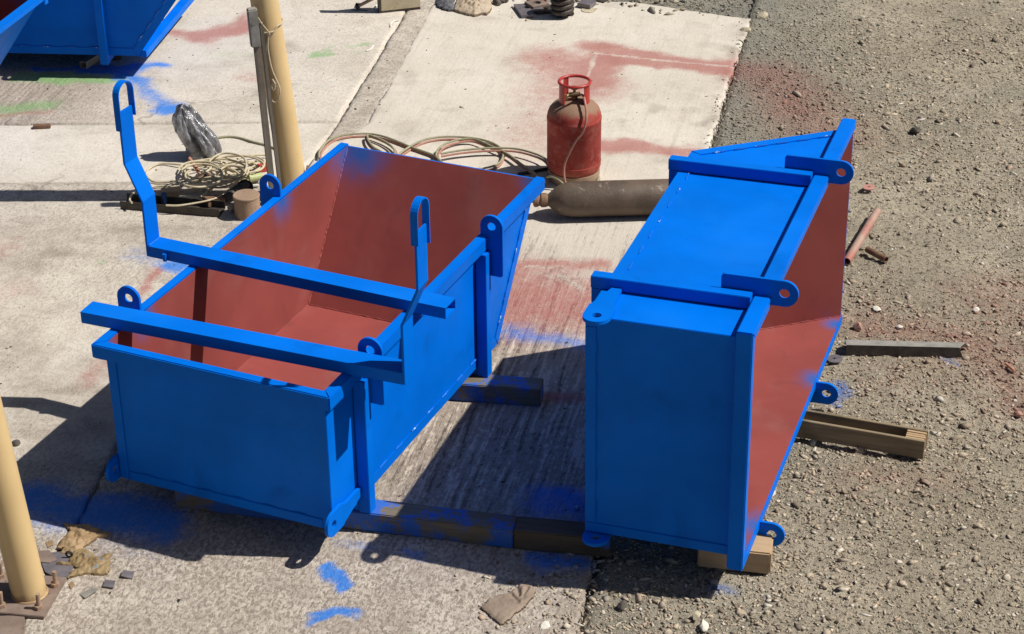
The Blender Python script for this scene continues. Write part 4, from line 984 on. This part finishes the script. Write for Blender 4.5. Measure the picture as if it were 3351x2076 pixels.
for a, b, dp in (((980, 630), (860, 520), -.008), ((970, 520), (935, 350), -.010), ((1000, 640), (1040, 400), .006), ((990, 640), (870, 470), .006), ((1080, 520), (1190, 370), .006), ((1000, 600), (1110, 400), -.006)):
    A_, B2 = G(*c9(*a)), G(*c9(*b)); cre.append((A_.x, A_.y, B2.x, B2.y, .007, dp))
puff('work_glove', gp_([(370, 665), (440, 560), (600, 470), (800, 440), (900, 350), (1000, 285), (1150, 310), (1260, 400), (1140, 560), (1040, 680), (860, 830), (700, 948), (640, 930), (560, 850), (470, 770)], c9, .01), M['dull'], 'flattened dusty brown glove with a gathered cuff at the slab edge', 'glove', .011, .004, wr_=.35, seed=24, creases=cre)
# bits round the near post
def sheet(name, pts, f, z, t, material, label, cat, group=None, tilt=None):
    P = [G(*f(x, y), z) for x, y in pts]; c = sum(P, Vector())/len(P); c.z = 0
    if tilt: P = [p+Vector((0, 0, tilt*(p.x-c.x))) for p in P]
    m = MB().prism([p+Vector((0, 0, t)) for p in P], (0, 0, -t)); o = mesh_obj(name, m, material, .0008, loc=c); o.location = c; return tag(o, label, cat, group)
sheet('thin_sheet', [(250, 640), (420, 625), (500, 690), (470, 790), (400, 815), (300, 760)], cc, .003, .004, M['tile'], 'thin purplish sheet half under the gloves', 'steel sheet')  # thin flat purplish sheet behind the gloves, a brown one follows
sheet('thin_sheet', [(200, 620), (330, 615), (380, 680), (330, 700), (240, 690)], cc, .008, .003, M['plate'], 'small brown sheet between near post and upper glove', 'steel sheet')
sheet('thin_sheet', [(-80, 1058), (165, 1050), (165, 1190), (-80, 1200)], cc, .002, .005, M['plate'], 'brown steel sheet below the near post at the picture corner', 'steel sheet')
OG = 'small square steel offcuts'
sheet('steel_offcut', [(528, 905), (610, 868), (655, 885), (565, 935)], cc, .004, .005, M['grey'], 'greenish grey offcut, lowest of three below the gloves', 'offcut', OG, .15)
sheet('steel_offcut', [(700, 815), (768, 820), (755, 868), (683, 858)], cc, .004, .005, M['tile'], 'purplish offcut, middle one of three below the gloves', 'offcut', OG)
sheet('steel_offcut', [(820, 757), (895, 752), (880, 803), (805, 795)], cc, .004, .005, M['tile'], 'purplish offcut, rightmost of three below the gloves', 'offcut', OG, -.2)
for i_, (pts_, lab_) in enumerate((([(455, 835), (480, 822), (500, 850), (470, 870)], 'tiny torn brown scrap beside the base plate corner'), ([(300, 560), (345, 548), (360, 580), (318, 596)], 'torn brown scrap left of the upper glove'), ([(725, 895), (742, 890), (736, 905)], 'tiny dark chip below the middle steel offcut'), ([(1180, 935), (1205, 945), (1190, 960)], 'small black chip on the mottled concrete below the skip'))):
    sheet('scrap', pts_, cc, .003, .003, M['dark'] if i_ > 1 else M['leather'], lab_, 'scrap', None, .2)
g = G(*cc(462, 655), .012); m = MB(); m.tube([(g.x+.012*math.cos(a), g.y, g.z+.012+.012*math.sin(a)) for a in np.linspace(0, 6.28, 20, endpoint=False)], .004, 8, 0, False, None, True); single('iron_ring', m, M['black'], g, 'small black iron ring standing between the two gloves', 'ring', smooth=True)
g = G(.3968*130, 1150+.3968*770, .0); m = MB(); T = lambda v: Vector((v[0]*1.0, v[1]*.9, v[2]*.6))*(1+.1*math.sin(v[0]*90))+g
m.lathe([(0, 0), (.016, 0), (.02, .012), (.016, .028), (.006, .036), (0, .037)], 14, 0, T); single('stone', m, M['darkstone'], g, 'dark pebble on the concrete right beside the near post', 'stone', smooth=True)

# ------------------------------------------------------------ things on the gravel
def rock(px_, f, r, material, label, seed, flat=.7, z=-.012):
    g = G(*f(*px_), z); rr = random.Random(seed); m = bmesh.new(); bmesh.ops.create_icosphere(m, subdivisions=2, radius=1)
    dirs = [(Vector((rr.uniform(-1, 1), rr.uniform(-1, 1), rr.uniform(-.6, 1))).normalized(), rr.uniform(.55, .9)) for _ in range(9)]
    for v in m.verts:
        for n_, d_ in dirs:
            e = v.co.dot(n_)-d_
            if e > 0: v.co -= n_*e
        v.co = Vector((v.co.x*r*1.2, v.co.y*r*.85, v.co.z*r*flat))
    me = bpy.data.meshes.new('stone'); m.to_mesh(me); m.free(); me.materials.append(material); o = bpy.data.objects.new('stone', me); sc.collection.objects.link(o)
    o.location = g+Vector((0, 0, r*flat*.45)); o.rotation_euler = (rr.uniform(-.3, .3), rr.uniform(-.3, .3), rr.uniform(0, 3)); return tag(o, label, 'stone', 'loose stones lying on the gravel')
c3z = lambda x, y: (2700+.3967*x, 900+.3967*y)
c4z = lambda x, y: (1700+.381*x, 1500+.381*y)
c33 = lambda x, y: (2100+.5292*x, 300+.5292*y)
rock((430, 290), c3z, .026, M['whitestone'], 'flat white stone on the gravel above the pink stone', 1, .45)
rock((262, 440), c3z, .030, M['pinkstone'], 'pink faced stone on the gravel above the steel angle', 2, .8)
rock((1245, 292), c3z, .018, M['whitestone'], 'white stone on the gravel above the right end of the steel angle', 3, .6)
rock((1590, 1155), c3z, .020, M['pinkstone'], 'pinkish dark stone near the right picture edge', 4)
rock((940, 660), c3z, .016, M['whitestone'], 'small pale stone just below the steel angle', 5, .6)
rock((610, 432), c3z, .018, M['whitestone'], 'flat pale stone just above the middle of the steel angle', 6, .4)
rock((885, 1285), c4z, .026, M['darkstone'], 'dark stone on the gravel below the tipped skip shadow', 7, .8)
rock((220, 1440), c4z, .022, M['whitestone'], 'bright white stone at the bottom by the slab edge', 8, .35, .0)
rock((1520, 1365), c4z, .020, M['ceramic'], 'beige stone on the gravel straight below the timber block', 9, .7)
rock((1580, 1450), c4z, .024, M['whitestone'], 'large pale stone near the bottom edge below the tipped skip', 10, .7)
rock((1695, 250), c33, .030, M['darkstone'], 'dark stone on the gravel right of the tipped skip top', 11, .8)
rock((2490, 60), lambda x, y: (x, y), .045, M['ceramic'], 'beige rock by the far corner of the concrete', 12, .7)
rock((2440, 105), lambda x, y: (x, y), .035, M['ceramic'], 'broken rock right at the far slab corner', 13, .7)
rock((1100, 760), c7, .03, M['darkstone'], 'dark stone at the far edge of the yard', 14, .7) if False else None
# angle iron, ridge up
an = thing('angle_iron', G(*c3z(175, 560), -.012), 'grey steel angle lying ridge up on the gravel', 'steel angle')
r0, r1 = G(*c3z(175, 578), .036), G(*c3z(1108, 600), .038)
dA = (r1-r0).normalized(); nA = Vector((-dA.y, dA.x, 0)).normalized()
top = nA*.060+Vector((0, 0, -.006)); frt = nA*-.006+Vector((0, 0, -.050))
part('leg', MB().prism([r0, r1, r1+dA*.035+top, r0+top], (0, 0, -.004)), M['grey'], an)
part('leg', MB().prism([r0-Vector((0, 0, .0005)), r1-Vector((0, 0, .0005)), r1+dA*.02+frt, r0+frt], nA*.004), M['dark'], an)  # same steel as the top, its grazing shade put into a darker colour
part('leg', MB().prism([r0+top, r1+dA*.035+top, r1+dA*.06+top*1.35+Vector((0, 0, -.032)), r0+top*1.35+Vector((0, 0, -.032))], (0, 0, -.004)), M['grey'], an)
def pipe(a, b, f, r, material, label, cat='pipe', z=.0, inner=True):
    A_, B2 = G(*f(*a), z+r), G(*f(*b), z+r); d = (B2-A_); Lp_ = d.length; Rm = d.to_track_quat('Z', 'Y').to_matrix()
    m = MB(); m.lathe([(r*.78, Lp_), (r, Lp_), (r, 0), (r*.78, 0), (r*.78, Lp_)], 22, 0, lambda v: A_+Rm @ Vector(v)); return single('steel_pipe', m, material, A_, label, cat, smooth=True)
pipe((1268, 1052), (1455, 742), c33, .021, M['sprayedpipe'], 'long pipe end dusted red leaning out from behind the tipped skip', z=-.012)
pipe((1512, 1040), (1395, 975), c33, .017, M['rust'], 'short rusty pipe offcut on the gravel', z=-.012)
def washer(px_, f, R, r, material, label, z=-.006):
    g = G(*f(*px_), z); m = MB(); m.lathe([(r, 0), (R, 0), (R, .005), (r, .005), (r, 0)], 30, 0, lambda v: g+Vector(v)+Vector((0, 0, v[0]*.06))); return single('washer', m, material, g, label, 'washer')
washer((1405, 595), c33, .034, .008, M['pinkwasher'], 'faded pink flat washer on the gravel right of the tipped skip')
washer((78, 697), c3z, .036, .008, M['tile'], 'dark grey flat washer on the gravel left of the steel angle')
scrap('wood_chip', c3z(1525, 770), -.008, (.016, .075, .012), .35, M['handle'], 'small reddish stick near the right edge', 'stick')
# square tube under the side-on skip, offcut in front
sq = G(*c1(590, 485), .0); m = MB(); T = lambda v: sq+Matrix.Rotation(rad(-22), 3, 'Z') @ Vector(v)
w_ = .024
for a, b in (((-w_, 0, 0), (w_, .5, .003)), ((-w_, 0, .041), (w_, .5, .044)), ((-w_, 0, .003), (-w_+.003, .5, .041)), ((w_-.003, 0, .003), (w_, .5, .041))): m.bb(a, b, 0, T)
single('square_tube', m, M['board'], sq, 'open ended square tube under the side-on skip', 'square tube')
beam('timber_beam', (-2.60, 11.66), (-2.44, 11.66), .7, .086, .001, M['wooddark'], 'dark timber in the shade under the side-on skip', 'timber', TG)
scrap('steel_offcut', c1(298, 905), .0, (.10, .035, .02), .1, M['rust'], 'small brown channel offcut lying alone on the left concrete', 'offcut', 0, .002)
for i, (pts_, lab) in enumerate((([(600, 190), (605, 165), (630, 148), (662, 145)], 'thin curved white strip nearer the beige board'), ([(430, 360), (455, 350), (475, 330), (480, 322)], 'thin curved white strip beside the green overspray'))):
    m = MB(); m.tube(gpath(pts_, c2, .006), .004, 6); single('cable_tie', m, M['white'], G(*c2(*pts_[0])), lab, 'cable tie', 'white strips on the far concrete', smooth=True)

# ------------------------------------------------------------ things along the far edge of the yard
bd = thing('beige_board', G(*c7(300, 135)), 'dirty beige metal board standing on edge at the top of the picture', 'board')
p, q = G(*c7(300, 135)), G(*c7(690, 92)); d = (q-p).normalized(); n_ = Vector((-d.y, d.x, 0)); lean_ = n_*.12
R = Matrix((d, n_, Vector((0, 0, 1)))).transposed(); l = (q-p).length
part('face', obox(p, d, n_, 0, l, 0, .012, .014, .5), M['board'], bd, bevel=.002)
part('edge_frame', obox(p, d, n_, 0, l, .0, .05, .0, .013), M['dark'], bd)
part('edge_frame', obox(p, d, n_, -.014, -.001, .0, .05, .0, .5), M['dark'], bd)
ctr = G(*c7(300, 110)); m = MB(); m.tube([(ctr.x-.0+.045*math.cos(a), ctr.y+.05+.045*math.sin(a), .008) for a in np.linspace(0, 6.28, 28, endpoint=False)], .006, 8, 0, False, None, True); single('white_ring', m, M['white'], ctr, 'white ring on the ground behind the left corner of the board', 'ring', smooth=True)
m = MB(); a, b = G(*c7(75, 60), .03), G(*c7(230, -20), .08); m.tube([a, b, b+(b-a)], .011, 12); stk = thing('wooden_pole', G(*c7(40, 70)), 'pale wooden pole with a dark pointed tip left of the board', 'pole'); part('shaft', m, M['woodnew'], stk, smooth=True)
m = MB(); m.tube([G(*c7(28, 78), .005), G(*c7(62, 60), .035), G(*c7(80, 52), .03)], [.002, .022, .014], 10); part('tip', m, M['black'], stk, smooth=True)
m = MB(); m.tube(gpath([(45, 85), (80, 98), (120, 102), (160, 106)], c7, .005), .003, 6); single('wire', m, M['dark'], G(*c7(80, 98)), 'thin dark wire below the tip of the wooden pole', 'wire')
puff('rag', gp_([(840, 10), (860, 55), (920, 80), (1000, 95), (1030, 90), (1030, -30), (860, -40)], c7, .02), M['ragdark'], 'black and white crumpled rag at the top, left of the tan rag', 'rag', .045, .006, wr_=.55, seed=33)
puff('rag', gp_([(1020, 92), (1150, 130), (1240, 145), (1300, 128), (1360, 130), (1410, 70), (1400, -20), (1200, -60), (1060, -30)], c7, .02), M['rag'], 'crumpled tan rag heaped at the top of the picture', 'rag', .055, .006, wr_=.55, seed=43)
for i, (x, y, r_) in enumerate([(1450, 40, .04), (1500, 20, .035), (1545, 15, .03), (1700, -15, .03), (2395, 8, .035)]):
    rock((x, y), c7, r_, M['darkstone'], ['purple grey lump just right of the tan rag', 'second purple grey lump right of the tan rag', 'third purple grey lump right of the tan rag', 'dark lump above the holed plate', 'dark lump above the small square plate'][i], 50+i, .7, .0)
# holed plates
hpz = G(*c7(1755, 110), .0)
def holed_plate(px_, f, z, outl, hr, material, label, rz, th=.016):
    g = G(*f(*px_), z); m = MB().holed(outl, (0, 0), hr, (0, 0, th/2), (1, 0, 0), (0, 1, 0), (0, 0, 1), th); o = mesh_obj('steel_plate', m, material); o.location = g; o.rotation_euler = (0, 0, rz); return tag(o, label, 'steel plate', 'cut steel plates at the far edge')
holed_plate((1760, 100), c7, .002, [(-.085, .07), (-.06, -.15), (.02, -.15), (.02, -.075), (.10, -.075), (.10, .07)], .028, M['tile'], 'notched steel plate with a round hole, nearest by the spring', .12, .02)
holed_plate((1850, 50), c7, .022, [(-.06, .06), (-.06, -.06), (.06, -.06), (.06, .06)], .03, M['plate'], 'square steel plate with a hole behind the notched plate', .5)
holed_plate((1930, 110), c7, .003, [(-.06, .07), (-.07, -.05), (.07, -.06), (.08, .06)], .02, M['dark'], 'dark steel plate in the shade left of the spring', .3)
holed_plate((1880, 5), c7, .003, [(-.07, .05), (-.07, -.05), (.07, -.05), (.07, .05)], .025, M['rust'], 'rusty plate at the top edge left of the spring', .2)
scrap('steel_plate', c7(2350, 60), .004, (.095, .10, .028), -.5, M['tile'], 'small square steel plate right of the spring', 'steel plate', 0, .002)
g = G(*c7(2370, 105)); m = MB(); m.lathe([(0, .004), (.05, .004), (.05, 0)], 26, 0, lambda v: g+Vector(v)); single('steel_disc', m, M['ceramic'], g, 'thin pale disc just below the small square plate', 'disc')
# coil spring standing up
sg = G(*c7(2105, 165)); spr = thing('coil_spring', sg, 'heavy dusty coil spring standing at the top of the picture', 'spring')
path = []
for i in range(6*20+1):
    a = i*2*math.pi/20; path.append((sg.x+.062*math.cos(a), sg.y+.062*math.sin(a), .017+.036*i/20))
m = MB(); m.tube(path, .0175, 12); part('coil', m, M['dark'], spr, smooth=True)
m = MB(); m.lathe([(0, 0), (.035, 0), (.035, .2), (0, .2)], 24, 0, lambda v: sg+Vector(v)); part('core', m, M['black'], spr, smooth=True)
g = G(*c7(1945, 30)); scrap('red_bar', c7(1935, 20), .02, (.02, .02, .2), .1, M['signal'], 'short red bar standing left of the coil spring', 'bar'); scrap('white_block', c7(1968, 45), .0, (.035, .03, .10), .1, M['white'], 'white block standing left of the coil spring', 'block')
sheet('thin_sheet', [(2420, -10), (2441, 12), (2520, 30), (2560, 10), (2480, -15)], c7, .003, .006, M['dark'], 'dark sheet scrap at the top edge beyond the small plate', 'steel sheet')
